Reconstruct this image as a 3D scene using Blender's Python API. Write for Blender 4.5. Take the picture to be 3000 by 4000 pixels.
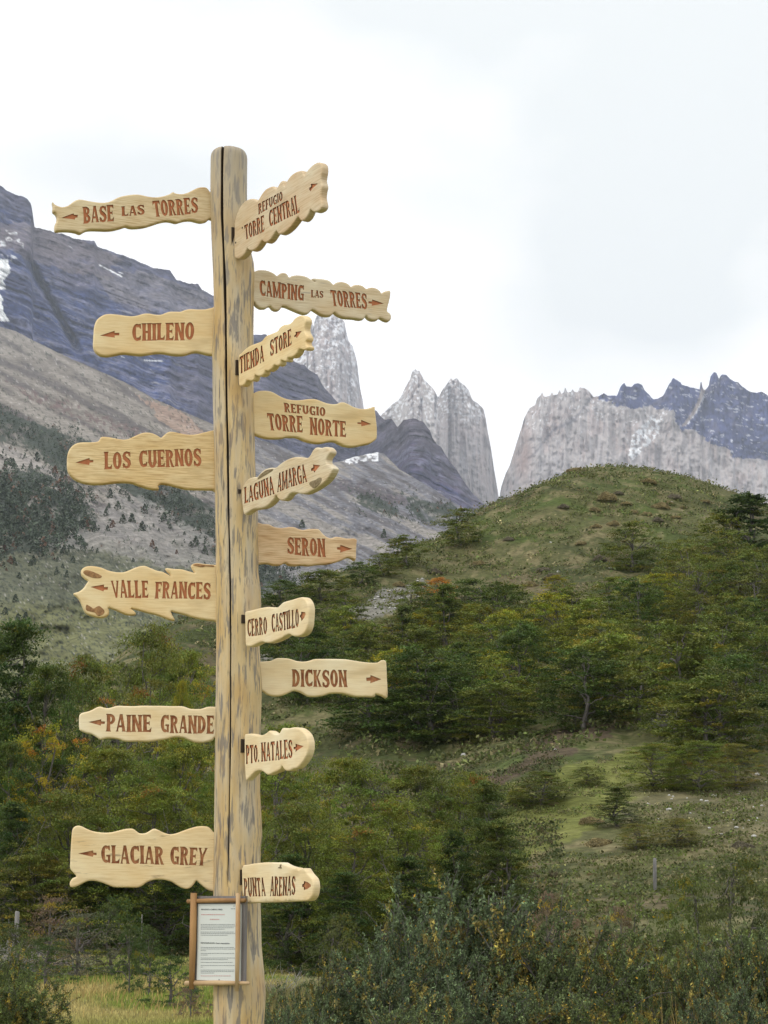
import bpy, math, random
import numpy as np
from mathutils import Vector
from mathutils.geometry import delaunay_2d_cdt

S = bpy.context.scene
for o in list(bpy.data.objects):
    bpy.data.objects.remove(o)
COL = S.collection
R = math.radians
random.seed(7)

# ------------------------------------------------------------------ camera
F = 7500.0                      # focal length in photo pixels (photo 3000 x 4000)
TANP = 0.2                      # camera looks up: horizon at photo row 3500
PIT = math.atan(TANP); CP, SP = math.cos(PIT), math.sin(PIT)
CAMZ = 1.6
cam_d = bpy.data.cameras.new('camera'); cam = bpy.data.objects.new('camera', cam_d)
COL.objects.link(cam); S.camera = cam
cam.location = (0, 0, CAMZ); cam.rotation_euler = (math.pi/2 + PIT, 0, 0)
cam_d.sensor_fit = 'VERTICAL'; cam_d.sensor_height = 36.0; cam_d.lens = 36.0*F/4000.0
cam_d.clip_start = 0.1; cam_d.clip_end = 60000
S.render.resolution_x = 768; S.render.resolution_y = 1024

# ------------------------------------------------------------------ sky
SUN_EL, SUN_AZ = 48.0, -125.0   # azimuth: degrees clockwise from +Y (sun behind and left of the camera)
W = bpy.data.worlds.new('World'); S.world = W; W.use_nodes = True
nt = W.node_tree; N = nt.nodes; L = nt.links; N.clear()
out = N.new('ShaderNodeOutputWorld')
sky = N.new('ShaderNodeTexSky'); sky.sky_type = 'NISHITA'; sky.sun_disc = False
sky.sun_elevation = R(SUN_EL); sky.sun_rotation = R(SUN_AZ)
bsky = N.new('ShaderNodeBackground'); bsky.inputs[1].default_value = 0.06
L.new(sky.outputs[0], bsky.inputs[0])
tc = N.new('ShaderNodeTexCoord')
mp = N.new('ShaderNodeMapping'); mp.inputs['Scale'].default_value = (1.0, 1.0, 1.6)
mp.inputs['Location'].default_value = (0.35, 0.0, 0.2)
L.new(tc.outputs['Generated'], mp.inputs['Vector'])
n1 = N.new('ShaderNodeTexNoise'); n1.inputs['Scale'].default_value = 5.5
n1.inputs['Detail'].default_value = 5; n1.inputs['Roughness'].default_value = 0.42
L.new(mp.outputs[0], n1.inputs['Vector'])
cr = N.new('ShaderNodeValToRGB'); e = cr.color_ramp.elements
e[0].position = 0.36; e[0].color = (1.07, 1.105, 1.09, 1)
e[1].position = 0.60; e[1].color = (1.50, 1.475, 1.44, 1)
L.new(n1.outputs['Fac'], cr.inputs[0])
geo = N.new('ShaderNodeVectorMath'); geo.operation = 'DOT_PRODUCT'       # one broad grey cloud high on the right
geo.inputs[1].default_value = (0.13, 0.886, 0.445)
L.new(tc.outputs['Generated'], geo.inputs[0])
mr = N.new('ShaderNodeMapRange'); mr.interpolation_type = 'SMOOTHSTEP'
for i_, v_ in ((1, 0.972), (2, 0.999), (3, 0.0), (4, 0.20)): mr.inputs[i_].default_value = v_
L.new(geo.outputs['Value'], mr.inputs[0])
sb_ = N.new('ShaderNodeMath'); sb_.operation = 'SUBTRACT'; L.new(n1.outputs['Fac'], sb_.inputs[0]); L.new(mr.outputs[0], sb_.inputs[1])
sz_ = N.new('ShaderNodeSeparateXYZ'); L.new(tc.outputs['Generated'], sz_.inputs[0])
m2_ = N.new('ShaderNodeMapRange')                                          # thinner, brighter cloud towards the horizon
for i_, v_ in ((1, 0.36), (2, 0.16), (3, 0.0), (4, 0.36)): m2_.inputs[i_].default_value = v_
L.new(sz_.outputs[2], m2_.inputs[0])
ad_ = N.new('ShaderNodeMath'); ad_.operation = 'ADD'; L.new(sb_.outputs[0], ad_.inputs[0]); L.new(m2_.outputs[0], ad_.inputs[1]); L.new(ad_.outputs[0], cr.inputs[0])
bcl = N.new('ShaderNodeBackground'); bcl.inputs[1].default_value = 1.0
L.new(cr.outputs[0], bcl.inputs[0])
mx = N.new('ShaderNodeMixShader'); mx.inputs[0].default_value = 0.93   # cloud cover
L.new(bsky.outputs[0], mx.inputs[1]); L.new(bcl.outputs[0], mx.inputs[2])
L.new(mx.outputs[0], out.inputs['Surface'])

sd = bpy.data.lights.new('sun', 'SUN'); sd.energy = 1.35; sd.angle = R(14); sd.color = (1, 0.95, 0.87)
sun = bpy.data.objects.new('sun', sd); COL.objects.link(sun)
az = R(SUN_AZ); el = R(SUN_EL)
tosun = Vector((math.sin(az)*math.cos(el), math.cos(az)*math.cos(el), math.sin(el)))
sun.rotation_euler = tosun.to_track_quat('Z', 'Y').to_euler()
sun.location = (-20, -20, 60)

S.view_settings.view_transform = 'Standard'; S.view_settings.look = 'None'
S.view_settings.exposure = 0.0; S.view_settings.gamma = 1.0; S.view_settings.use_curve_mapping = False
S.render.engine = 'CYCLES'
S.cycles.max_bounces = 6; S.cycles.diffuse_bounces = 3; S.cycles.transmission_bounces = 2
S.cycles.transparent_max_bounces = 4; S.cycles.volume_bounces = 1

# ------------------------------------------------------------------ helpers
def ray(px, py):
    """direction through photo pixel, scaled so that its y (depth) component is 1"""
    px = np.asarray(px, float); py = np.asarray(py, float)
    a = (px-1500)/F; b = (2000-py)/F
    dy = CP - b*SP; dz = SP + b*CP
    return a/dy, dz/dy
def at(px, py, D):
    rx, rz = ray(px, py)
    return np.stack([rx*D, np.broadcast_to(D, np.shape(rx*D))*1.0, CAMZ+rz*D], -1)
def proj(P):
    P = np.asarray(P, float); x, y, z = P[..., 0], P[..., 1], P[..., 2]-CAMZ
    d = y*CP + z*SP; u = -y*SP + z*CP
    return 1500+F*x/d, 2000-F*u/d
def lin(r, g, b):
    f = lambda c: (c/255)/12.92 if c <= 10 else (((c/255)+0.055)/1.055)**2.4
    return np.array([f(r), f(g), f(b)])

def _h(ix, iy, iz, seed):
    n = (ix.astype(np.int64)*73856093) ^ (iy.astype(np.int64)*19349663) ^ (iz.astype(np.int64)*83492791) ^ (seed*2654435761)
    n = n & 0xffffffff
    n = ((n ^ (n >> 15))*2246822519) & 0xffffffff
    n = ((n ^ (n >> 13))*3266489917) & 0xffffffff
    return ((n ^ (n >> 16)) & 0xffffff)/float(0xffffff)
def vnoise(x, y, z=None, seed=1):
    x = np.asarray(x, float); y = np.asarray(y, float)
    z = np.zeros_like(x+y) if z is None else np.asarray(z, float)
    x, y, z = np.broadcast_arrays(x, y, z)
    fx, fy, fz = np.floor(x), np.floor(y), np.floor(z)
    tx, ty, tz = x-fx, y-fy, z-fz
    tx = tx*tx*(3-2*tx); ty = ty*ty*(3-2*ty); tz = tz*tz*(3-2*tz)
    r = 0
    for i in (0, 1):
        for j in (0, 1):
            for k in (0, 1):
                w = (tx if i else 1-tx)*(ty if j else 1-ty)*(tz if k else 1-tz)
                r = r + w*_h(fx+i, fy+j, fz+k, seed)
    return r
def fbm(x, y, z=None, oct=4, seed=1, gain=0.5):
    a = 1.0; s = 0; t = 0; f = 1.0
    for o in range(oct):
        s = s + a*vnoise(x*f, y*f, None if z is None else z*f, seed+o*17); t += a; a *= gain; f *= 2.03
    return s/t
def sstep(a, b, x):
    t = np.clip((x-a)/(b-a), 0, 1); return t*t*(3-2*t)
def inpoly(px, py, poly):
    px = np.asarray(px, float); py = np.asarray(py, float)
    r = np.zeros(np.broadcast(px, py).shape, bool); n = len(poly)
    for i in range(n):
        x1, y1 = poly[i]; x2, y2 = poly[(i+1) % n]
        if y1 == y2: continue
        c = ((y1 > py) != (y2 > py)) & (px < (x2-x1)*(py-y1)/(y2-y1)+x1)
        r ^= c
    return r
def crom(pts, n=3, closed=True):
    P = [np.array(p, float) for p in pts]; m = len(P); o = []
    for i in range(m if closed else m-1):
        p0, p1, p2, p3 = (P[(i+k) % m] if closed else P[min(max(i+k, 0), m-1)] for k in (-1, 0, 1, 2))
        for j in range(n):
            t = j/n
            o.append(0.5*((2*p1)+(p2-p0)*t+(2*p0-5*p1+4*p2-p3)*t*t+(3*p1-p0-3*p2+p3)*t**3))
    if not closed: o.append(P[-1])
    return np.array(o)

def mesh_np(name, V, faces, col=None, smooth=False, attr='Col'):
    """V (n,3); faces: one (m,k) array or list of index lists"""
    me = bpy.data.meshes.new(name)
    V = np.ascontiguousarray(V, dtype=np.float32)
    if isinstance(faces, np.ndarray):
        m, k = faces.shape
        me.vertices.add(len(V)); me.vertices.foreach_set('co', V.ravel())
        me.loops.add(m*k); me.loops.foreach_set('vertex_index', faces.astype(np.int32).ravel())
        me.polygons.add(m); me.polygons.foreach_set('loop_start', np.arange(0, m*k, k, dtype=np.int32))
        me.polygons.foreach_set('loop_total', np.full(m, k, dtype=np.int32))
        me.update(calc_edges=True)
    else:
        me.from_pydata(V.tolist(), [], [list(map(int, f)) for f in faces]); me.update()
    if col is not None:
        c = np.ones((len(V), 4), np.float32); c[:, :3] = col
        a = me.color_attributes.new(attr, 'FLOAT_COLOR', 'POINT'); a.data.foreach_set('color', c.ravel())
    if smooth:
        me.polygons.foreach_set('use_smooth', np.ones(len(me.polygons), bool))
    return me
def obj(name, me, mat=None, parent=None, loc=None, **props):
    o = bpy.data.objects.new(name, me); COL.objects.link(o)
    if mat is not None and me is not None and not me.materials:
        for m in (mat if isinstance(mat, (list, tuple)) else [mat]): me.materials.append(m)
    if parent is not None: o.parent = parent
    if loc is not None: o.location = [float(c) for c in loc]
    for k, v in props.items(): o[k] = v
    return o
def empty(name, loc, label, cat, group=None, rz=0.0):
    o = bpy.data.objects.new(name, None); COL.objects.link(o); o.location = [float(c) for c in loc]
    o.rotation_euler = (0, 0, rz); o.empty_display_size = 0.2
    o['label'] = label; o['category'] = cat
    if group: o['group'] = group
    return o
def tube(path, rad, seg=7, cap=True):
    """returns V, F(list)"""
    path = np.asarray(path, float); rad = np.broadcast_to(np.asarray(rad, float), (len(path),))
    V = []; Fc = []; T = np.gradient(path, axis=0)
    for i, (p, t, r) in enumerate(zip(path, T, rad)):
        t = t/(np.linalg.norm(t)+1e-9)
        a = np.array([0, 0, 1.0]) if abs(t[2]) < 0.8 else np.array([1.0, 0, 0])
        u = np.cross(t, a); u /= np.linalg.norm(u); v = np.cross(t, u)
        for k in range(seg):
            an = 2*math.pi*k/seg; V.append(p+r*(math.cos(an)*u+math.sin(an)*v))
    for i in range(len(path)-1):
        for k in range(seg):
            a = i*seg+k; b = i*seg+(k+1) % seg
            Fc.append((a, a+seg, b+seg, b))
    if cap:
        Fc.append(tuple(range(seg))); Fc.append(tuple(range((len(path)-1)*seg+seg-1, (len(path)-1)*seg-1, -1)))
    return V, Fc
class MB:
    def __init__(s): s.V = []; s.F = []
    def add(s, V, Fc):
        b = len(s.V); s.V += [tuple(v) for v in V]; s.F += [tuple(i+b for i in f) for f in Fc]; return s
    def tube(s, path, rad, seg=7): return s.add(*tube(path, rad, seg))
    def box(s, c, sx, sy, sz, rz=0.0):
        V = []
        for dz in (-1, 1):
            for dy in (-1, 1):
                for dx in (-1, 1):
                    x, y = dx*sx/2, dy*sy/2
                    V.append((c[0]+x*math.cos(rz)-y*math.sin(rz), c[1]+x*math.sin(rz)+y*math.cos(rz), c[2]+dz*sz/2))
        return s.add(V, [(0, 2, 3, 1), (4, 5, 7, 6), (0, 1, 5, 4), (2, 6, 7, 3), (0, 4, 6, 2), (1, 3, 7, 5)])
    def mesh(s, name, smooth=False):
        me = bpy.data.meshes.new(name); me.from_pydata(s.V, [], s.F); me.update()
        if smooth: me.polygons.foreach_set('use_smooth', np.ones(len(me.polygons), bool))
        return me

# ------------------------------------------------------------------ materials
def new_mat(name):
    m = bpy.data.materials.new(name); m.use_nodes = True
    n = m.node_tree.nodes; n.clear(); o = n.new('ShaderNodeOutputMaterial')
    p = n.new('ShaderNodeBsdfPrincipled'); m.node_tree.links.new(p.outputs[0], o.inputs[0])
    p.inputs['Roughness'].default_value = 0.85
    if 'Specular IOR Level' in p.inputs: p.inputs['Specular IOR Level'].default_value = 0.25
    return m, n, m.node_tree.links, p, o
def nz(n, l, scale, detail=4, rough=0.55, vec=None, mscale=None, coord='Object', rot=None):
    t = n.new('ShaderNodeTexNoise'); t.inputs['Scale'].default_value = scale
    t.inputs['Detail'].default_value = detail; t.inputs['Roughness'].default_value = rough
    tc = n.new('ShaderNodeTexCoord')
    if mscale or rot:
        mpn = n.new('ShaderNodeMapping')
        if mscale: mpn.inputs['Scale'].default_value = mscale
        if rot: mpn.inputs['Rotation'].default_value = rot
        l.new(tc.outputs[coord], mpn.inputs[0]); l.new(mpn.outputs[0], t.inputs['Vector'])
    else: l.new(tc.outputs[coord], t.inputs['Vector'])
    return t.outputs['Fac']
def ramp(n, l, src, stops):
    r = n.new('ShaderNodeValToRGB'); el = r.color_ramp.elements
    while len(el) < len(stops): el.new(0.5)
    for e_, (p, c) in zip(el, stops):
        e_.position = p; e_.color = (*([c]*3 if np.isscalar(c) else c), 1)
    l.new(src, r.inputs[0]); return r.outputs[0]
def mixc(n, l, a, b, fac, mode='MIX'):
    m = n.new('ShaderNodeMix'); m.data_type = 'RGBA'; m.blend_type = mode
    for sock, v in ((m.inputs[0], fac), (m.inputs[6], a), (m.inputs[7], b)):
        if isinstance(v, bpy.types.NodeSocket): l.new(v, sock)
        elif np.isscalar(v): sock.default_value = v
        else: sock.default_value = (*v[:3], 1)
    return m.outputs[2]
def bump(n, l, p, h, strength, dist):
    b = n.new('ShaderNodeBump'); b.inputs['Strength'].default_value = strength; b.inputs['Distance'].default_value = dist
    l.new(h, b.inputs['Height']); l.new(b.outputs[0], p.inputs['Normal'])

def mat_vcol(name, nscale=None, amt=0.25, rough=0.9, bscale=None, bdist=1.0):
    m, n, l, p, o = new_mat(name); p.inputs['Roughness'].default_value = rough
    p.inputs['Specular IOR Level'].default_value = 0.1
    v = n.new('ShaderNodeVertexColor'); v.layer_name = 'Col'; c = v.outputs[0]
    if nscale:
        c = mixc(n, l, c, ramp(n, l, nz(n, l, nscale, 5, 0.65), [(0.3, 1-amt*1.6), (0.7, 1+amt)]), 1.0, 'MULTIPLY')
    l.new(c, p.inputs['Base Color'])
    if bscale: bump(n, l, p, nz(n, l, bscale, 6, 0.65), 0.9, bdist)
    return m
def mat_leaf(name, transl=0.3):
    m, n, l, p, o = new_mat(name); p.inputs['Roughness'].default_value = 0.6
    v = n.new('ShaderNodeVertexColor'); v.layer_name = 'Col'
    oi = n.new('ShaderNodeObjectInfo')
    c = mixc(n, l, v.outputs[0], oi.outputs['Color'], 1.0, 'MULTIPLY')
    l.new(c, p.inputs['Base Color'])
    tr = n.new('ShaderNodeBsdfTranslucent'); l.new(c, tr.inputs[0])
    ms = n.new('ShaderNodeMixShader'); ms.inputs[0].default_value = transl
    l.new(p.outputs[0], ms.inputs[1]); l.new(tr.outputs[0], ms.inputs[2]); l.new(ms.outputs[0], o.inputs[0])
    return m
def mat_plain(name, c, rough=0.8, nscale=None, c2=None, mscale=None):
    m, n, l, p, o = new_mat(name); p.inputs['Roughness'].default_value = rough
    if nscale: l.new(ramp(n, l, nz(n, l, nscale, 5, 0.6, mscale=mscale), [(0.35, c), (0.65, c2)]), p.inputs['Base Color'])
    else: p.inputs['Base Color'].default_value = (*c, 1)
    return m
def mat_board(name, base, warm, grain_amt, seed, streak=None, gloss=0.5):
    """varnished planed wood, grain along the board (local x)"""
    m, n, l, p, o = new_mat(name); p.inputs['Roughness'].default_value = gloss
    p.inputs['Specular IOR Level'].default_value = 0.3
    big = nz(n, l, 5.0, 3, 0.5, mscale=(1, 1, 2.2), rot=(0, 0.05*seed, 0))
    c = ramp(n, l, big, [(0.3, warm), (0.7, base)])
    g = nz(n, l, 9.0, 6, 0.62, mscale=(1.2, 1.2, 26))
    c = mixc(n, l, c, ramp(n, l, g, [(0.34, (0.62, 0.48, 0.32)), (0.54, (1, 1, 1))]), grain_amt, 'MULTIPLY')
    kk = nz(n, l, 4.0, 3, 0.5, mscale=(1.0, 1.0, 5.0), rot=(0, .08, 0)); c = mixc(n, l, c, [v*.72 for v in warm], ramp(n, l, kk, [(0.58, 0.0), (0.72, 0.6)]))
    if streak:
        k = nz(n, l, 7.0, 4, 0.6, mscale=(1.0, 1.0, 7.0))
        c = mixc(n, l, c, streak, ramp(n, l, k, [(0.62, 0.0), (0.70, 0.8)]))
    l.new(c, p.inputs['Base Color'])
    bump(n, l, p, g, 0.15, 0.003)
    return m

M = {}
M['leaf'] = mat_leaf('leaf_green'); M['leaf_far'] = mat_leaf('leaf_far', 0.15)
M['bark'] = mat_plain('bark', (0.07, 0.062, 0.055), 0.9, 8, (0.17, 0.155, 0.14), (1, 1, 0.3))
M['deadwood'] = mat_plain('deadwood', (0.20, 0.19, 0.18), 0.9, 10, (0.42, 0.40, 0.38), (1, 1, 0.3))
M['stone'] = mat_plain('stone', (0.36, 0.35, 0.33), 0.9, 6, (0.62, 0.61, 0.58))
M['fencewood'] = mat_plain('fencewood', (0.15, 0.145, 0.14), 0.9, 9, (0.28, 0.27, 0.26), (1, 1, 0.2))
M['rock'] = mat_vcol('mountain_rock', 0.06, 0.38, 0.95, 0.035, 14.0)
M['granite'] = mat_vcol('granite', 0.05, 0.12, 0.95, 0.02, 8.0)
M['slope'] = mat_vcol('valley_slope', 0.15, 0.28, 0.95, 0.08, 2.5)
M['ground'] = mat_vcol('turf', 2.2, 0.30, 0.95, 3.0, 0.10)
M['grass'] = mat_leaf('grass_blades', 0.35)
# ------------------------------------------------------------------ haze
def build_haze():
    me = bpy.data.meshes.new('haze')
    x, y0, y1, z0, z1 = 11000, -3000, 12500, -12, 2900
    V = [(-x, y0, z0), (x, y0, z0), (x, y1, z0), (-x, y1, z0), (-x, y0, z1), (x, y0, z1), (x, y1, z1), (-x, y1, z1)]
    me.from_pydata(V, [], [(0, 3, 2, 1), (4, 5, 6, 7), (0, 1, 5, 4), (1, 2, 6, 5), (2, 3, 7, 6), (3, 0, 4, 7)]); me.update()
    m = bpy.data.materials.new('haze_air'); m.use_nodes = True; n = m.node_tree.nodes; n.clear()
    o = n.new('ShaderNodeOutputMaterial'); v = n.new('ShaderNodeVolumePrincipled')
    v.inputs['Density'].default_value = HAZE_D; v.inputs['Color'].default_value = HAZE_C
    v.inputs['Anisotropy'].default_value = 0.0
    m.node_tree.links.new(v.outputs[0], o.inputs['Volume'])
    obj('haze', me, m, kind='stuff', label='thin blue haze in the air of the valley')
HAZE_D = 5.0e-5; HAZE_C = (0.78, 0.855, 1.0, 1)
build_haze()

# ------------------------------------------------------------------ ground with the right hand hill
_t = np.array([-9, 0, .12, .27, .364, .545, .757, .88, .96, 1.04, 1.12, 1.3, 1.7, 2.5, 4, 99])
_s = np.array([0, 0, .034, .124, .198, .379, .64, .85, .955, 1.0, .985, .86, .5, .2, 0, 0])
_tt = np.linspace(-1, 5, 1500); _ss = np.interp(_tt, _t, _s)
_k = np.exp(-np.linspace(-2, 2, 25)**2); _k /= _k.sum(); _ss = np.convolve(np.pad(_ss, 12, 'edge'), _k, 'valid')
_cx = np.array([-9000, -1500, 0, 300, 500, 700, 900, 1100, 1300, 1500, 1700, 1900, 2100, 2280, 2500, 2700, 2900, 3100, 4500, 9000.])
_ry = np.array([3300, 3150, 2900, 2720, 2560, 2455, 2395, 2335, 2270, 2185, 2105, 1990, 1885, 1818, 1836, 1878, 1950, 2030, 2500, 3000.])
_rd = np.array([130, 130, 130, 135, 140, 145, 150, 158, 165, 175, 185, 195, 200, 205, 205, 203, 200, 200, 190, 170.])
_rf = np.array([70, 66, 64, 63, 62, 60, 58, 55, 52, 49, 46, 43, 41, 40, 38, 36, 35, 35, 35, 40.])
_cxd = np.arange(-9000, 9001, 20.0)
def _sm(a):
    d = np.interp(_cxd, _cx, a); k = np.exp(-np.linspace(-2, 2, 13)**2); k /= k.sum()
    return np.convolve(np.pad(d, 6, 'edge'), k, 'valid')
_ryd, _rdd, _rfd = _sm(_ry), _sm(_rd), _sm(_rf)
_cal = np.ones(len(_cxd))
def gh(X, Y, detail=True):
    """ground height"""
    X = np.asarray(X, float); Y = np.asarray(Y, float)
    Ys = np.maximum(Y, 8.0)
    ox = 1500+(X/Ys)*F*(CP+0.0*Ys)*1.0
    yr = np.interp(ox, _cxd, _ryd); dr = np.interp(ox, _cxd, _rdd); df = np.interp(ox, _cxd, _rfd)
    _, rz = ray(1500, yr); hr = (CAMZ + rz*dr)*np.interp(ox, _cxd, _cal)
    t = (Y-df)/(dr-df)
    h = hr*np.interp(t, _tt, _ss)
    # gentle swell and lumps
    if detail:
        am = sstep(25, 110, Y)
        h = h + (fbm(X/14, Y/14, oct=3, seed=5)-0.5)*2.2*am*np.clip(1-(Y-260)/200, 0, 1)
        h = h + (fbm(X/2.6, Y/2.6, oct=3, seed=9)-0.5)*(0.10+0.75*sstep(40, 120, Y))*np.clip(1-(Y-260)/200, 0, 1)
    h = h - 7*sstep(260, 420, Y)
    return h
def _calibrate():
    global _cal
    Ys = np.linspace(60, 290, 300)[:, None]
    for _ in range(4):
        dx = (_cxd[None]-1500)/(F*CP); z = gh(dx*Ys, Ys*np.ones_like(dx), False)
        el = ((z-CAMZ)/Ys).max(0)
        py = 1500.0+0*_cxd; tgt = ray(1500, _ryd)[1]
        _cal = np.clip(_cal*(tgt/np.maximum(el, .02)), .5, 1.6)
_calibrate()
def gnd(px, D):
    rx, _ = ray(px, 3000.0); X = float(rx)*D
    return np.array([X, D, float(gh(X, D))])

GREEN_Z = [(2000, 3080), (2250, 3000), (2500, 2930), (2600, 3060), (2400, 3190), (2100, 3330), (2000, 3420), (1900, 3300)]
def ground_col(X, Y, Z):
    px, py = proj(np.stack([X, np.maximum(Y, 5), Z], -1))
    jx = px+(fbm(X/3, Y/3, oct=3, seed=31)-.5)*160; jy = py+(fbm(X/3, Y/3, oct=3, seed=32)-.5)*110
    n1_ = fbm(X/5, Y/5, oct=5, seed=21, gain=.6)[..., None]; n2_ = fbm(X/1.3, Y/1.3, oct=4, seed=22, gain=.65)[..., None]
    n3_ = fbm(X/11, Y/11, oct=3, seed=25)[..., None]
    olive = np.array([.118, .120, .050]); green = np.array([.090, .118, .034]); tan = np.array([.27, .225, .125]); brown = np.array([.105, .078, .052])
    darkg = np.array([.058, .070, .028])
    c = olive + 0*n1_
    c = c*(1-sstep(.5, .7, n1_)) + green*sstep(.5, .7, n1_)
    c = c*(1-.55*sstep(.52, .68, n2_)) + tan*.55*sstep(.52, .68, n2_)
    c = c*(1-.8*sstep(.60, .40, n2_)*sstep(.42, .55, n3_)) + darkg*.8*sstep(.60, .40, n2_)*sstep(.42, .55, n3_)
    b = (sstep(.56, .66, n3_)*sstep(.45, .58, n2_))
    c = c*(1-.6*b)+brown*.6*b
    def zone(poly, colr, amt=1.0, soft=None):
        nonlocal c
        m = inpoly(jx, jy, poly)[..., None]*amt
        c = c*(1-m)+np.array(colr)*m*(0.75+.5*n2_)
    zone(GREEN_Z, (.18, .195, .05), .75)
    zone([(1880, 3010), (2120, 2900), (2330, 2790), (2480, 2740), (2520, 2790), (2330, 2880), (2150, 2960), (1960, 3080)], (.105, .075, .055), .85)
    zone([(2450, 3050), (3000, 3000), (3100, 3300), (2750, 3330), (2560, 3230)], (.17, .15, .085), .6)
    zone([(1290, 2395), (1420, 2345), (1520, 2300), (1640, 2250), (1690, 2300), (1560, 2380), (1400, 2440), (1300, 2450)], (.26, .25, .225), .85)
    zone([(980, 2560), (1100, 2530), (1150, 2590), (1010, 2640)], (.26, .25, .225), .8)
    zone([(1900, 2240), (2300, 2300), (2380, 2380), (1950, 2330)], (.21, .17, .10), .5)
    # meadow on the left: straw coloured grass
    mead = (Y < 75) & (X < 3)
    c = c*(1+.35*mead[..., None])
    st = sstep(.40, .62, n1_)*mead[..., None]
    c = c*(1-.8*st)+np.array([.26, .23, .09])*.6*st
    gr = sstep(.52, .62, n3_)*mead[..., None]
    c = c*(1-.7*gr)+np.array([.15, .20, .04])*.8*gr
    return np.clip(c*(1.02-.12*sstep(95, 130, Y))[..., None], .004, .9)
def build_ground():
    s = np.concatenate([np.linspace(-3, -.27, 26)[:-1], np.linspace(-.27, .27, 520), np.linspace(.27, 3, 26)[1:]])
    Y = np.concatenate([np.linspace(-58, 18, 14)[:-1], np.linspace(18, 60, 60)[:-1], np.linspace(60, 235, 290)[:-1], np.geomspace(235, 14000, 40)])
    SS, YY = np.meshgrid(s, Y); XX = SS*(YY+62)*.82
    ZZ = gh(XX, YY)
    V = np.stack([XX, YY, ZZ], -1).reshape(-1, 3)
    col = ground_col(XX, YY, ZZ).reshape(-1, 3)
    nr, nc = SS.shape; i = np.arange(nr*nc).reshape(nr, nc)
    Fq = np.stack([i[:-1, :-1], i[:-1, 1:], i[1:, 1:], i[1:, :-1]], -1).reshape(-1, 4)
    obj('ground', mesh_np('ground', V, Fq, col, True), M['ground'], kind='structure')
build_ground()

# ------------------------------------------------------------------ mountains
def layer(name, sky_pts, step, yb, rows, depth, disp, colour, mat, jag=3.0, backrows=5, backstep=120., x0=None, x1=None, vexp=1.0, slope=.8, label=None):
    sp = np.array(sky_pts, float); x0 = sp[0, 0] if x0 is None else x0; x1 = sp[-1, 0] if x1 is None else x1
    xs = np.arange(x0, x1+step, step)
    ys = np.interp(xs, sp[:, 0], sp[:, 1])
    ys = ys + (fbm(xs/22, xs*0, oct=4, seed=77, gain=.65)-.5)*2*jag
    v = np.linspace(0, 1, rows)**vexp
    yb_ = np.interp(xs, *np.array(yb, float).T) if not np.isscalar(yb) else np.full_like(xs, yb)
    PX = np.broadcast_to(xs[None], (rows, len(xs))).copy(); PY = ys[None]+(np.maximum(yb_, ys+20)-ys)[None]*v[:, None]
    D = depth(PX, PY, ys[None]); Dd = D+disp(PX, PY, D)
    P = at(PX, PY, Dd)
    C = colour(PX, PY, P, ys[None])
    top = P[0]; back = []
    for k in range(backrows, 0, -1):
        q = top.copy(); q[:, 1] += backstep*k; q[:, 2] -= backstep*k*slope; q[:, 2] = np.maximum(q[:, 2], -10); back.append(q)
    A_ = np.concatenate([np.array(back), P], 0); CC = np.concatenate([np.repeat(C[:1], backrows, 0), C], 0)
    nr, nc = A_.shape[:2]; i = np.arange(nr*nc).reshape(nr, nc)
    Fq = np.stack([i[:-1, :-1], i[1:, :-1], i[1:, 1:], i[:-1, 1:]], -1).reshape(-1, 4)
    o = obj(name, mesh_np(name, A_.reshape(-1, 3), Fq, np.clip(CC, .004, .92).reshape(-1, 3), False), mat, kind='structure')
    if label: o['label'] = label
    return o
def plane_depth(ytop, dtop, ybot, dbot):
    def f(PX, PY, ys):
        t = (PY-ytop)/(ybot-ytop); return 1/((1-t)/dtop+t/dbot)
    return f
def blend(c, col, m):
    m = np.asarray(m)[..., None]; return c*(1-m)+np.asarray(col)*m

# --- dark layered mountain (left and centre)
DARK = [(-260, 640), (-120, 690), (0, 722), (30, 745), (60, 758), (108, 775), (124, 800), (130, 880), (140, 890), (250, 915), (262, 922), (320, 938), (368, 940), (380, 962), (440, 985), (500, 1005), (560, 1030), (600, 1045), (664, 1055), (672, 1068), (690, 1092), (730, 1105), (775, 1110), (790, 1130), (835, 1155), (900, 1215), (960, 1280), (992, 1308), (1040, 1304), (1052, 1325), (1090, 1370), (1130, 1402), (1190, 1430), (1240, 1465), (1270, 1520), (1310, 1562), (1330, 1585), (1400, 1600), (1470, 1604), (1500, 1640), (1530, 1634), (1552, 1668), (1575, 1640), (1620, 1634), (1650, 1645), (1680, 1680), (1690, 1712), (1705, 1735), (1722, 1745), (1750, 1790), (1780, 1830), (1800, 1860), (1820, 1892), (1840, 1922), (1860, 1940), (1890, 1972), (1930, 1995), (2100, 2080)]
def d_dark(PX, PY, ys):
    base = np.where(PX < 1330, 4600., 4200.)
    base = np.interp(PX, [-300, 900, 1400, 1600, 2100], [4300, 4800, 4900, 4300, 4100])
    return base - (PY-ys)*1.15
def dsp_dark(PX, PY, D):
    P = at(PX, PY, D); x, z = P[..., 0], P[..., 2]
    s = z + .22*x + (fbm(x/260, z/260, oct=3, seed=3)-.5)*70
    led = (fbm(s/17, x/420, oct=4, seed=4, gain=.6)-.5)*46
    big = -np.abs(fbm(x/420, z/700, oct=4, seed=6)-.5)*420
    sm = (fbm(x/35, z/45, oct=4, seed=8)-.5)*75
    gl = -120*np.exp(-((PX-(100+ (PY-1000)*.55))/16.0)**2)*sstep(980, 1060, PY)*sstep(1420, 1330, PY)
    return led+big+sm-gl
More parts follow.
